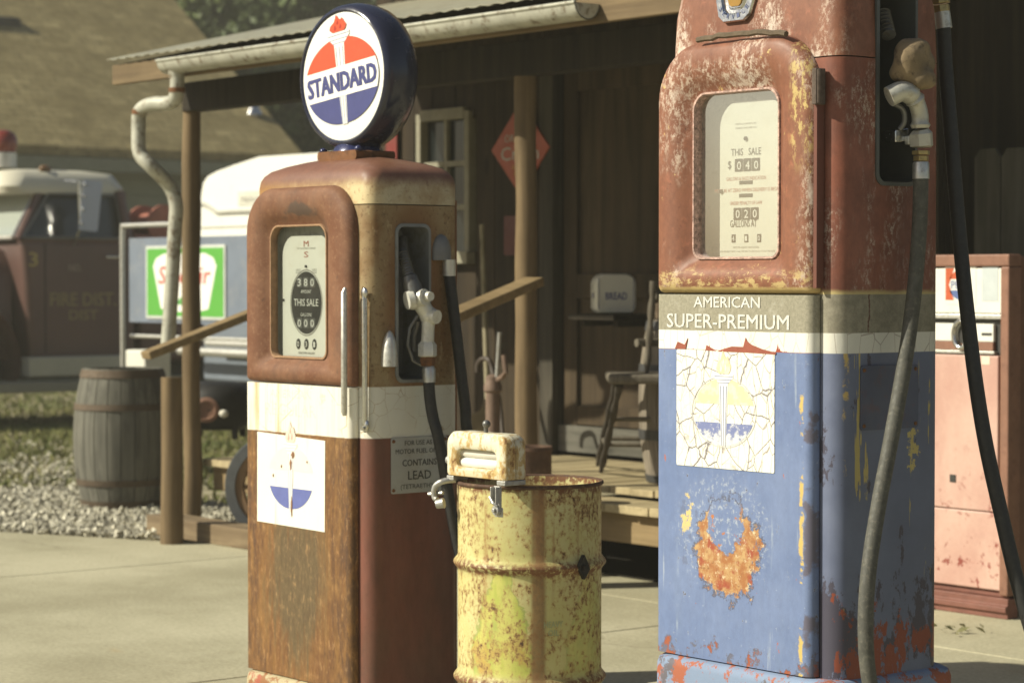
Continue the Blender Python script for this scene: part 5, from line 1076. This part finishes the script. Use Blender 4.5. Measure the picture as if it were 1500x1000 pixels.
hz = lambda py: onY(722, py, q.y).z
m = MB(); m.lathe([(.09, .381), (.09, .40), (.04, .41), (.034, .43), (.033, hz(575)), (.042, hz(572)), (.042, hz(565)), (.034, hz(560)), (.033, hz(552)), (.02, hz(549)), (.012, hz(548))], (q.x, q.y, 0), n=24); m.tube(smooth_path([(q.x, q.y, hz(640)), (q.x - .05, q.y - .04, hz(640)), (q.x - .07, q.y - .06, hz(655))], 4), [.02] * 9, 12); m.build('barrel', rust_br, jp)
a_, b_ = onY(728, 552, q.y), onY(732, 487, q.y); MB().tube([a_, b_], .010, 10).build('lever', zinc, jp)
m = MB(); m.tube([onY(736, 552, q.y), onY(741, 545, q.y - .02), onY(738, 520, q.y - .02)], .012, 8); m.tube([(q.x, q.y, hz(560)), onY(736, 552, q.y)], .012, 8); m.build('bracket', rust_br, jp)
cn_ = thing('walking_stick', 'dark stick with a crooked top leaning beside the shovel', 'stick', (0, 0, 0))
P = smooth_path([onY(699, 545, 7.15), onY(700, 533, 7.15), onY(706, 526, 7.15), onY(716, 527, 7.15), onY(722, 545, 7.15), onY(733, 600, 7.10), (onY(738, 640, 7.0).x, 7.0, .39)], 5); MB().tube(P, .012, 10).build('shaft', simple('dark_stick', (.06, .045, .035), .6), cn_)
# kettle stove glimpsed between post and pump
kt = onY(318, 592, 6.95); ko = thing('iron_stove', 'black iron stove with a rusty round door at the left end of the porch', 'stove', (kt.x, 6.95, .38), R(48))
irn = simple('black_cast_iron', (.018, .017, .016), .6, .3, .2, 20)
m = MB(); m.lathe([(.15, .05), (.19, .08), (.21, .16), (.20, .24), (.16, .29), (.10, .31), (.001, .315)], n=28); [m.cyl((a * .12, b * .12, .0), (a * .12, b * .12, .08), .016, .022, 10) for a, b in ((1, 1), (-1, 1), (1, -1), (-1, -1))]; m.build('stove_body', irn, ko)
m = MB(); m.lathe([(.066, -.20), (.07, -.215), (.05, -.222), (.045, -.21), (.001, -.208)], (-.02, 0, .165), 'y', 26); m.build('stove_door', simple('rusty_brown_door', (.22, .12, .08), .7, .2, .3, 14), ko)
m = MB(); m.sphere((.075, -.215, .145), .026, .02, .022); m.build('door_knob', simple('white_porcelain', (.6, .57, .48), .4), ko)
# wagon wheel glimpsed at the left edge of the brown pump
wc = onY(406, 700, 6.26); wo = thing('wagon_wheel', 'iron tyred wooden wagon wheel leaning just behind the brown pump', 'wheel', (wc.x, wc.y, .256), R(42))
m = MB(); m.lathe([(.25, -.03), (.256, -.015), (.256, .015), (.25, .03), (.202, .032), (.202, -.032), (.25, -.03)], axis='y', n=48, cap0=False, cap1=False); m.build('iron_tyre', simple('grey_iron_tyre', (.09, .095, .10), .6, .4, .2, 20), wo)
m = MB(); m.lathe([(.2015, -.024), (.2015, .024), (.165, .02), (.165, -.02), (.2015, -.024)], axis='y', n=48, cap0=False, cap1=False)
for k in range(10):
    a = 2 * math.pi * k / 10; m.tube([(.03 * math.cos(a), 0, .03 * math.sin(a)), (.167 * math.cos(a), 0, .167 * math.sin(a))], [.014, .011], 8)
m.lathe([(.02, -.06), (.045, -.05), (.05, 0), (.045, .05), (.02, .06)], axis='y', n=20); m.build('spokes', wood('wheel_wood', (.18, .11, .06), (.28, .18, .10), 2, 1), wo)

# ================================================================== RED DRINK MACHINE
MX1 = onY(1480, 600, 6.9).x; MW = .78; MH = 1.345; vm = thing('drink_machine', 'faded pink and red soda vending machine with white top panel', 'vending machine', (MX1 - MW / 2, 6.9, 0))
t = T('faded_pink_paint'); n = t.noise(3, t.scl(None, (1, 1, .6)), detail=7); f = t.noise(50, detail=6, rough=.75); x, y, z = t.xyz()
c = t.mix(t.ss(n, .35, .65), (.47, .275, .225), (.57, .385, .315)); c = t.vary(c, f, .1); c = t.mix(t.mul(t.ss(t.noise(14, detail=9, rough=.75), .56, .60), t.ss(z, .75, .2)), c, (.24, .06, .045)); pink = t.fin(c, .5, 0, f, .05)
redf = simple('rusty_red_frame', (.23, .115, .075), .6, 0, .25, 14, .2, dirt=(.12, .05, .03), dirt_amt=.4); darkm = simple('dark_machine_trim', (.05, .048, .044), .5, .2); whitep = simple('white_machine_panel', (.72, .71, .64), .4, 0, .04, 6, dirt=(.5, .42, .28), dirt_amt=.2); brn = simple('brown_machine_side', (.16, .075, .045), .6, 0, .3, 5, .1, dirt=(.08, .04, .03), dirt_amt=.4)
h = MW / 2; zp = lambda py: onY(1425, py, 6.9).z
m = MB(); m.box(-h + .02, h - .006, .06, .62, .09, MH - .006); m.build('cabinet', brn, vm, 0, .01)
m = MB(); m.box(-h, h, -.012, .06, MH - .045, MH); m.box(-h, -h + .04, -.012, .06, .085, MH - .046); m.box(h - .04, h, -.012, .06, .085, MH - .046); m.build('frame', redf, vm, 0, .006)
m = MB(); m.box(-h + .041, h - .041, .0, .05, zp(459), MH - .05); m.build('top_panel', whitep, vm, 0, .004)
m = MB(); m.box(-h + .041, h - .041, -.004, .045, zp(467), zp(460)); m.build('trim_bar', alu, vm, 0, .003)
m = MB(); m.box(-h + .041, h - .041, .02, .05, zp(519), zp(467.5)); m.build('selector_recess', darkm, vm, 0)
x2 = h - .085; m = MB(); m.box(-h + .06, x2, .004, .019, zp(500), zp(474)); m.build('selector_panel', whitep, vm, 0, .002)
m = MB(); m.box(-h + .06, x2, .002, .019, zp(513), zp(500.5)); m.build('selector_strip', redf, vm, 0, .002)
m = MB(); m.box(-h + .05, x2 + .01, -.004, .019, zp(518), zp(513.5)); m.build('chrome_sill', alu, vm, 0, .002)
m = MB(); m.box(-h + .041, h - .058, .0, .05, zp(748) + .003, zp(520)); m.build('upper_door', pink, vm, 0, .005)
m = MB(); m.box(-h + .041, h - .041, .004, .05, .10, zp(748)); m.build('lower_door', pink, vm, 0, .005)
m = MB(); m.loft([[(-h - .0, y_, z_) if i == 0 else (h, y_, z_) for y_, z_ in ((.05, 0.0), (-.01, 0.0), (-.01, .02), (-.022, .025), (-.022, .045), (-.008, .05), (-.008, .075), (.05, .075))] for i in (0, 1)]); m.box(-h + .045, h - .045, .02, .05, .076, .099); m.build('plinth', simple('oxblood_plinth', (.18, .075, .055), .6, 0, .3, 14, .2), vm, 0, .003)
lx = onY(1407, 417, 6.9).x - (MX1 - h); lz = zp(417); vf = lambda u, v, d: (u, -d - .0005, v)
m = MB(); m.plate(rrect(lx - .075, lx + .075, lz - .075, lz + .075, .004), vf, 0, .0006); lb = m.build('logo_panel', whitep, vm, 0)
m = MB(); m.plate([(lx - .072, lz - .058), (lx - .030, lz - .058), (lx - .055, lz), (lx - .030, lz + .062), (lx - .072, lz + .062)], vf, .0007, .001); m.plate([(lx + .056 * math.cos(a), lz + .056 * math.sin(a)) for a in [R(22 + 136 * k / 16) for k in range(17)]], vf, .0007, .001); m.build('logo_red', simple('soda_red', (.48, .10, .04), .4), lb, 0)
m = MB(); m.plate([(lx + .056 * math.cos(a), lz + .056 * math.sin(a)) for a in [R(202 + 136 * k / 16) for k in range(17)]], vf, .0007, .001); m.text('PEPSI', vf, lx, lz, .030, .088, .012, d=.0006); m.build('logo_blue', simple('soda_blue', (.10, .14, .30), .4), lb, 0)
m = MB(); bxx = lx + .15; m.plate(rrect(bxx - .045, bxx + .03, lz - .06, lz + .075, .002), vf, 0, .0006); m.build('faded_label', simple('pale_grey_blue', (.48, .52, .52), .5), vm, 0)
rx_ = onY(1411, 492, 6.9).x - (MX1 - h); m = MB(); rc = zp(490)
m.tube([(rx_ + .036 * math.cos(a), -.012, rc + .05 * math.sin(a)) for a in [R(30 + 300 * k / 24) for k in range(25)]], .010, 10); m.build('chrome_ring', chrome, vm)
m = MB(); m.plate(circle(.026, 20, rx_, rc, .036), lambda u, v, d: (u, .003 - d, v), 0, .003); m.build('coin_dial', darkm, vm, 0)
m = MB(); m.text('say drinks', lambda u, v, d: (u, .0035 - d, v), onY(1444, 488, 6.9).x - (MX1 - h), zp(489), .012, .07, .006) if False else m.plate(rrect(onY(1437, 488, 6.9).x - (MX1 - h), onY(1452, 488, 6.9).x - (MX1 - h), zp(491), zp(487), .001), lambda u, v, d: (u, .0035 - d, v), 0, .0006); m.build('worn_print', darkm, vm, 0)
m = MB(); cx = onY(1396, 702, 6.9).x - (MX1 - h); m.box(cx - .014, cx + .014, -.003, .002, zp(708), zp(697)); m.build('coin_return', darkm, vm, 0)
m = MB(); m.plate(rrect(onY(1438, 525, 6.9).x - (MX1 - h), onY(1450, 525, 6.9).x - (MX1 - h), zp(533), zp(521), .001), vf, 0, .0006); m.build('price_label', simple('pale_label', (.6, .58, .45), .5), vm, 0)
lf = onZ(1405, 928); m = MB(); random.seed(4)
for k in range(12):
    p = lf + Vector((random.gauss(0, .07), random.gauss(0, .035), random.uniform(.004, .03))); q = Euler((random.uniform(-.6, .6), random.uniform(-.6, .6), random.uniform(0, 6.28))).to_matrix(); s2 = random.uniform(.012, .028); m.add([p + q @ Vector(a) * s2 for a in ((0, -1, 0), (.5, 0, .15), (0, 1, 0), (-.5, 0, .15))], [(0, 1, 2, 3)])
o = m.build('fallen_leaves', simple('dry_green_leaf', (.16, .15, .06), .7, 0, .4, 30), None, 0, fix=False); tag(o, 'little heap of dry leaves on the concrete by the drink machine', 'leaves')

# ================================================================== SIGN RACK, WHITE TRAILER, FIRE ENGINE
sp = 8.6; q0, q1 = onY(189, 410, sp), onY(420, 410, sp); z0, z1 = onY(270, 474, sp).z, onY(270, 347, sp).z
rk = thing('sign_rack', 'metal tube rack holding a blue panel with a green and white fuel sign', 'sign', (0, 0, 0))
m = MB(); m.box(q0.x, q1.x, sp, sp + .03, z0, z1); m.build('blue_panel', simple('dusty_blue_panel', (.165, .195, .245), .6, .1, .18, 3, .1, dirt=(.25, .26, .27), dirt_amt=.5), rk, 0, .004)
xa = onY(183, 400, sp).x; za = onY(183, 331, sp).z; m = MB(); m.tube(smooth_path([(xa, sp - .02, -.02), (xa, sp - .02, .6), (xa, sp - .02, za - .08), (xa + .02, sp - .02, za - .01), (xa + .10, sp - .02, za), (xa + .9, sp - .02, za)], 5), .018, 10)
m.cyl((xa + 2.0, sp + .06, -.02), (xa + 2.0, sp + .06, z1), .018); m.cyl((xa, sp + .055, z0 - .1), (xa + 2.0, sp + .055, z0 - .1), .014); m.build('tube_frame', alu, rk)
gc_ = [onY(a, b_, sp) for a, b_ in ((216, 466), (332, 466), (332, 358), (216, 358))]; gx0, gx1, gz0, gz1 = gc_[0].x, gc_[1].x, gc_[0].z, gc_[2].z
pf = lambda u, v, d: (u, sp - .001 - d, v)
m = MB(); m.plate(rrect(gx0, gx1, gz0, gz1, .01), pf, 0, .010); sgn = m.build('sign_plate', simple('silver_white_border', (.58, .60, .56), .5, .1), rk, 0)
m = MB(); m.plate(rrect(gx0 + .02, gx1 - .02, gz0 + .02, gz1 - .02, .004), pf, .0102, .012); m.build('green_field', simple('sign_green', (.10, .36, .055), .45, 0, .06), sgn, 0)
W_, H_ = gx1 - gx0, gz1 - gz0; cx, cz = (gx0 + gx1) / 2, (gz0 + gz1) / 2
m = MB(); sh_ = [(-.30, -.36), (-.40, .22), (-.36, .33), (-.26, .39), (.26, .39), (.36, .33), (.40, .22), (.30, -.36), (.15, -.40), (-.15, -.40)]; m.plate([(cx + a * W_, cz + b_ * H_) for a, b_ in sh_], pf, .0122, .0134); m.build('white_shield', paper_white, sgn, 0)
m = MB(); m.text('Sinclair', pf, cx, cz + .10 * H_, .24 * H_, .66 * W_, .018, d=.0136, shear=.15); m.build('sign_lettering', simple('sign_red', (.46, .08, .05), .5), sgn, 0)
m = MB(); m.plate([(cx + a * W_, cz + b_ * H_) for a, b_ in ((-.12, -.30), (-.02, -.31), (.10, -.21), (.16, -.22), (.06, -.14), (-.04, -.2))], pf, .0136, .0145); m.build('green_mark', simple('sign_green_mark', (.10, .30, .08), .5), sgn, 0)
bxp = onY(217, 548, 8.0); m = MB(); m.box(-.13, .13, -.1, .1, 0, bxp.z + (onY(217, 512, 8.0).z - bxp.z)); o = m.build('white_box', simple('white_box_paint', (.62, .61, .53), .5, 0, .08), None, 0, .015); move(o, (bxp.x, 8.0, 0)); tag(o, 'plain white box standing behind the grey barrel', 'box')
# trailer
ty = 10.0; X0 = onY(293, 300, ty).x; X1 = onY(500, 300, ty).x; tz = lambda py: onY(360, py, ty).z
wt = simple('white_fibreglass', (.76, .76, .70), .35, 0, .02, 2); tl = thing('white_trailer', 'white round topped trailer with grooved side and chrome bumper behind the blue sign panel', 'trailer', (0, 0, 0))
def tprof(i): return [(X0 + i, tz(349)), (X1, tz(349)), (X1, tz(232)), (onY(380, 230, ty).x, tz(231) - i), (onY(345, 240, ty).x, tz(240) - i), (onY(318, 248, ty).x, tz(248) - i), (onY(304, 255, ty).x + i, tz(255) - i), (onY(298, 264, ty).x + i, tz(264)), (onY(295, 280, ty).x + i, tz(280))]
m = MB(); m.loft([[(u, y_, v) for u, v in tprof(i)] for y_, i in ((ty + .05, .05), (ty + .02, .015), (ty, 0), (ty, .0)) if not (y_ == ty and i == 0.0 and False)][:3][::-1] + [[(u, ty + 2.6, v) for u, v in tprof(.05)]]); m.build('body', wt, tl, 40)
lipc = simple('grey_moulding', (.42, .41, .35), .5); m = MB(); m.tube(smooth_path([onY(293, 298, ty - .005), onY(301, 300, ty - .005), (onY(312, 307, ty - .005)), onY(320, 311, ty - .005), onY(345, 310, ty - .005), onY(500, 305, ty - .005)], 4), .018, 8); m.build('lid_moulding', lipc, tl)
m = MB(); m.box(X0 + .01, X1, ty - .004, ty + .01, tz(332.5), tz(331)); m.box(X0 + .01, X1, ty - .0045, ty + .01, tz(351), tz(349.5)); m.build('groove', simple('olive_groove', (.15, .135, .06), .6), tl, 0)
m = MB(); pc = onY(370, 290, ty); fnp = lambda u, v, d: (pc.x + u, ty - .001 - d, pc.z + v); m.plate(rrect(-.20, .20, -.055, .055, .006), fnp, 0, .006); np_ = m.build('name_plate', simple('pale_plate', (.60, .59, .50), .5), tl, 0)
m = MB(); m.text('National', fnp, 0, -.005, .05, .30, .01, d=.0065); m.build('plate_lettering', ink_soft, np_, 0)
m = MB(); m.box(X0 + .02, X1, ty + .012, ty + 2.5, .45, tz(351.5)); m.build('lower_body', simple('slate_blue_side', (.16, .185, .22), .5, 0, .1, 3), tl, 0, .02)
m = MB(); m.tube([(X0 - .05, ty - .16, tz(516)), (X1, ty - .16, tz(517))], .035, 12); m.tube([(X0 + .3, ty - .12, tz(503)), (X1, ty - .12, tz(503))], .028, 12); m.build('bumper', alu, tl)
for xx in (X0 + .25, X1 - .2):
    m = MB(); m.lathe([(.2, -.09), (.30, -.08), (.32, 0), (.30, .08), (.2, .09)], (xx + .1, ty + 1.2, .32), 'x', 32); wh_ = m.build('wheel', rubber_black, tl); m = MB(); m.lathe([(.19, -.07), (.19, .07)], (xx + .1, ty + 1.2, .32), 'x', 24); m.build('rim', steel_grey, wh_)
# fire engine: long axis along -Y, cab facing the street
FX = -18.6; fy = lambda px: onX(px, 400, FX).y; fz = lambda py, px=110: onX(px, py, FX).z
fe_ = thing('fire_engine', 'old dark red fire engine with a cream cab roof and big side mirror', 'fire engine', (0, 0, 0))
t = T('dull_maroon_paint'); n = t.noise(1.2, detail=6); c = t.mix(t.ss(n, .35, .65), (.085, .046, .038), (.11, .06, .049)); maroon = t.fin(c, .38, 0, None, spec=.5)
creamr = simple('cream_roof_paint', (.56, .53, .42), .4, 0, .05, 3); gls = simple('dark_cab_glass', (.03, .032, .03), .08, 0, .1, 2, spec=.7)
ya, yb = fy(48), fy(199); CWd = 1.75            # cab from windscreen foot to rear
zs_, zw, zt = fz(352), fz(285), fz(279); zr_ = fz(247)
m = MB()                                            # lower cab with doors
m.loft([[(FX - i, y_, z_) for y_, z_ in ((ya - .02, .50), (yb, .50), (yb, zs_), (ya - .10, zs_))] for i in (0,)] + [[(FX - CWd, y_, z_) for y_, z_ in ((ya - .02, .50), (yb, .50), (yb, zs_), (ya - .10, zs_))]]); m.build('cab', maroon, fe_, 0, .05, 3)
m = MB()                                            # pillars and roof
def pil(p, q, r=.03): m.tube([p, q], r, 8)
fA, fB = Vector((FX - .03, ya - .12, zs_)), Vector((FX - .16, fy(72), zt)); bA, bB = Vector((FX - .03, yb - .06, zs_)), Vector((FX - .12, yb - .10, zt))
for s_ in (0, 1):
    mir = (lambda v: v) if s_ == 0 else (lambda v: Vector((2 * FX - CWd - v.x, v.y, v.z)))
    pil(mir(fA), mir(fB), .035); pil(mir(bA), mir(bB), .05); pil(mir(fA), mir(bA), .03)
m.box(FX - CWd + .1, FX - .1, yb - .1, yb - .04, zs_, zt); m.build('pillars', maroon, fe_, 40)
m = MB(); lps = []
y0r, y1r = fy(20), yb - .02
for q, z_, ins_ in ((0, zt - .03, .0), (0, zt + .03, -.02), (.35, zr_ - .03, .06), (.8, zr_, .25), (1, zr_ + .015, .5)):
    lps.append([(x_, y_, z_) for x_, y_ in rrect(FX - CWd + .12 + ins_, FX - .12 - ins_, y0r + ins_ * .9, y1r - ins_ * .9, .16, 6)])
m.loft(lps); m.build('cab_roof', creamr, fe_, 50)
m = MB(); m.add([fA + Vector((-.06, .04, 0)), bA + Vector((-.06, 0, 0)), bB + Vector((-.03, 0, 0)), fB + Vector((-.03, .03, 0))], [(0, 1, 2, 3)]); m.add([(2 * FX - CWd - p[0], p[1], p[2]) for p in m.v[:4]], [(0, 1, 2, 3)]); m.each('side_window', gls, fe_, 0)
w0, w1 = fA + Vector((-.06, -.02, .02)), fB + Vector((-.03, -.03, -.02)); mx = lambda v: Vector((2 * FX - CWd - v.x, v.y, v.z))
sf_ = simple('pale_windscreen', (.33, .36, .32), .1, 0, .1, 1, spec=.7); m = MB(); m.add([w0, w1, mx(w1), mx(w0)], [(0, 1, 2, 3)]); m.build('windscreen', sf_, fe_, 0)
m = MB(); m.tube([w0, w1, mx(w1), mx(w0), w0], .022, 8); m.build('windscreen_trim', alu, fe_)
m = MB(); m.tube([fA + Vector((.02, .03, .02)), fB + Vector((.03, .06, -.03)), bB + Vector((.03, -.06, -.03)), bA + Vector((.02, -.06, .02)), fA + Vector((.02, .03, .02))], .014, 8); m.build('window_trim', steel_grey, fe_)
# door seam, handle, lettering
dy0, dy1 = fy(66), fy(183); m = MB()
for y_ in (dy0, dy1): m.box(FX - .004, FX + .003, y_ - .006, y_ + .006, .62, zs_ - .03)
m.build('door_seam', simple('black_gap', (.012, .01, .01), .8), fe_, 0)
m = MB(); hy = fy(172); m.tube([(FX, hy, fz(376)), (FX + .04, hy, fz(376)), (FX + .04, hy - .14, fz(376))], .012, 8); m.build('door_handle', chrome, fe_)
ff = lambda u, v, d: (FX + .002 + d, u, v); cy = fy(122)
m = MB(); m.text('FIRE DIST.', ff, cy, fz(438), .115, fy(168) - fy(72), .02); m.text('DIST', ff, cy - .0, fz(461), .085, .28, .015); m.build('door_lettering', simple('worn_gold_letter', (.23, .19, .09), .5, 0, .15, 20), fe_, 0)
m = MB(); m.text('NO.', ff, fy(110), fz(392), .06, .12, .01); m.build('small_door_lettering', simple('pale_gold_letter', (.30, .25, .2), .5), fe_, 0)
m = MB(); m.text('3', lambda u, v, d: (FX + .19 + d, u, v), fy(16), fz(379), .14, .10, .02) if False else m.text('3', ff, fy(52) - .02, fz(380), .12, .08, .02); m.build('number', simple('gold_number', (.38, .30, .10), .5), fe_, 0)
# bonnet and wing running forward out of the frame
m = MB(); lps = []
for y_, w_, zt_ in ((ya - .09, .66, zs_ - .02), (ya - .7, .6, zs_ - .06), (ya - 1.5, .5, zs_ - .14), (ya - 1.7, .42, zs_ - .22)):
    lps.append([(FX - CWd / 2 + w_ * a, y_, .55 + (zt_ - .55) * b_) for a, b_ in ((1, 0), (1, .7), (.8, .93), (.4, 1), (-.4, 1), (-.8, .93), (-1, .7), (-1, 0))])
m.loft(lps); m.build('bonnet', maroon, fe_, 50)
m = MB()
for sgn_ in (0, 1):
    xx = FX - .16 if sgn_ == 0 else FX - CWd + .16; pts = [(xx, ya - .75 + .62 * math.cos(a), .55 + .55 * math.sin(a)) for a in [R(-15 + 190 * k / 14) for k in range(15)]]
    m.loft([[(xx + o_, p[1], p[2] + r_) for o_, r_ in ((-.18, -.03), (.14, -.03), (.19, .0), (.14, .06), (-.18, .06))] for p in pts])
m.each('front_wing', maroon, fe_, 50)
m = MB(); m.box(FX - .02, FX + .16, fy(30), fy(200), fz(549), fz(521)); m.build('running_board', simple('pale_grey_board', (.40, .40, .34), .5, .2, .1, 6), fe_, 0, .01)
m = MB(); m.box(FX - .02, FX + .22, fy(-20), fy(200), fz(571), fz(556)); m.build('step', simple('grey_step', (.22, .22, .19), .5, .2, .1, 6), fe_, 0, .01)
m = MB(); m.box(FX - CWd + .3, FX - .3, ya - 1.6, yb + 3.2, .38, .5); m.build('chassis', irn, fe_, 0)
for y_ in (ya - .75, yb + 1.9):
    for xx in (FX - .16, FX - CWd + .16):
        m = MB(); m.lathe([(.25, -.11), (.42, -.10), (.45, 0), (.42, .10), (.25, .11)], (xx, y_, .45), 'x', 36); wh_ = m.build('wheel', rubber_black, fe_); m = MB(); m.lathe([(.24, -.08), (.1, -.02), (.001, .02)], (xx + .06, y_, .45), 'x', 24, False, True); m.build('rim', simple('red_rim', (.2, .05, .04), .5), wh_)
m = MB(); m.box(FX - CWd + .02, FX - .02, yb + .06, yb + 3.1, .52, zs_ - .05); m.build('rear_body', maroon, fe_, 0, .04)
m = MB(); m.tube([(FX - .3, yb + .15, zs_ + .02), (FX - .3, yb + 2.8, zs_ + .02)], .05, 8); [m.lathe([(.0, -.2), (.18, -.2), (.18, -.17), (.11, -.16), (.11, .16), (.18, .17), (.18, .2), (.0, .2)], (FX - .45, yb + .45 + k * .8, zs_ + .16), 'x', 26) for k in range(2)]; m.build('hose_reel', simple('faded_red_hose', (.33, .12, .08), .6, 0, .3, 6), fe_)
# beacon, marker lamp, mirror
bc = Vector((FX - .62, onX(6, 230, FX - .62).y, zr_ + .02)); m = MB(); m.lathe([(.11, .0), (.11, .13)], bc, n=20); be = m.build('beacon', alu, fe_); m = MB(); m.lathe([(.09, .13), (.115, .16), (.12, .24), (.095, .30), (.04, .33), (.001, .335)], bc, n=24); m.build('beacon_lens', simple('red_lens', (.16, .025, .015), .2, spec=.6), be)
m = MB(); m.sphere((FX - .22, onX(66, 240, FX - .22).y, zr_ - .0), .04, .06, .035); m.build('marker_lamp', simple('amber_lamp', (.16, .09, .04), .3), fe_)
mp = Vector((FX + .22, fy(118) - .05, 0)); za_, zb2 = fz(332), fz(272)
m = MB(); m.tube([(FX - .02, fy(98), zb2 + .04), (FX + .16, fy(103), zb2 + .03), (FX + .16, fy(105), za_ - .02), (FX, fy(108), za_ - .16)], .012, 8); ma = m.build('mirror_arm', chrome, fe_)
mm = Matrix.Translation(Vector((FX + .20, fy(122) - .04, (za_ + zb2) / 2))) @ Euler((R(-6), 0, R(-25))).to_matrix().to_4x4()
m = MB(); m.loft([[mm @ Vector((x_, y_, z_)) for y_, z_ in rrect(-.075, .085, -.22, .22, .02, 4)] for x_ in (-.03, .02)]); m.build('mirror_head', simple('bright_mirror_shell', (.40, .44, .52), .4, .3, .05, 5), ma)
m = MB(); [m.sphere(mm @ Vector((.03, -.06, z_)), .016) for z_ in (.18, .08, -.04, -.16)]; m.each('mirror_bolt', chrome, ma)

# ================================================================== PUMP PLINTH (the right pump stands higher)
o = MB().loft([[(x_, y_, z_) for x_, y_ in rrect(RO.x - .315, RO.x + .315, RO.y - .035, RO.y + RD + .07, .03)] for z_ in (.002, RZ - .002)]).build('pump_plinth', conc, None, 30, .008); tag(o, 'low concrete plinth under the red and blue gas pump', 'plinth')

# ================================================================== HAZE: thin volume added round the whole place to lift the blacks
t = T('black_lift_haze'); t.nt.nodes.remove(t.b); pv = t.node('ShaderNodeVolumePrincipled'); pv.inputs['Color'].default_value = (.96, .93, .78, 1); pv.inputs['Density'].default_value = .0026; pv.inputs['Anisotropy'].default_value = .0
t.nt.links.new(pv.outputs[0], t.nt.nodes['Material Output'].inputs['Volume'])
o = MB().box(-151, 61, -61, 161, -1.1, 17).build('haze', t.mat, None, 0); o['kind'] = 'stuff'
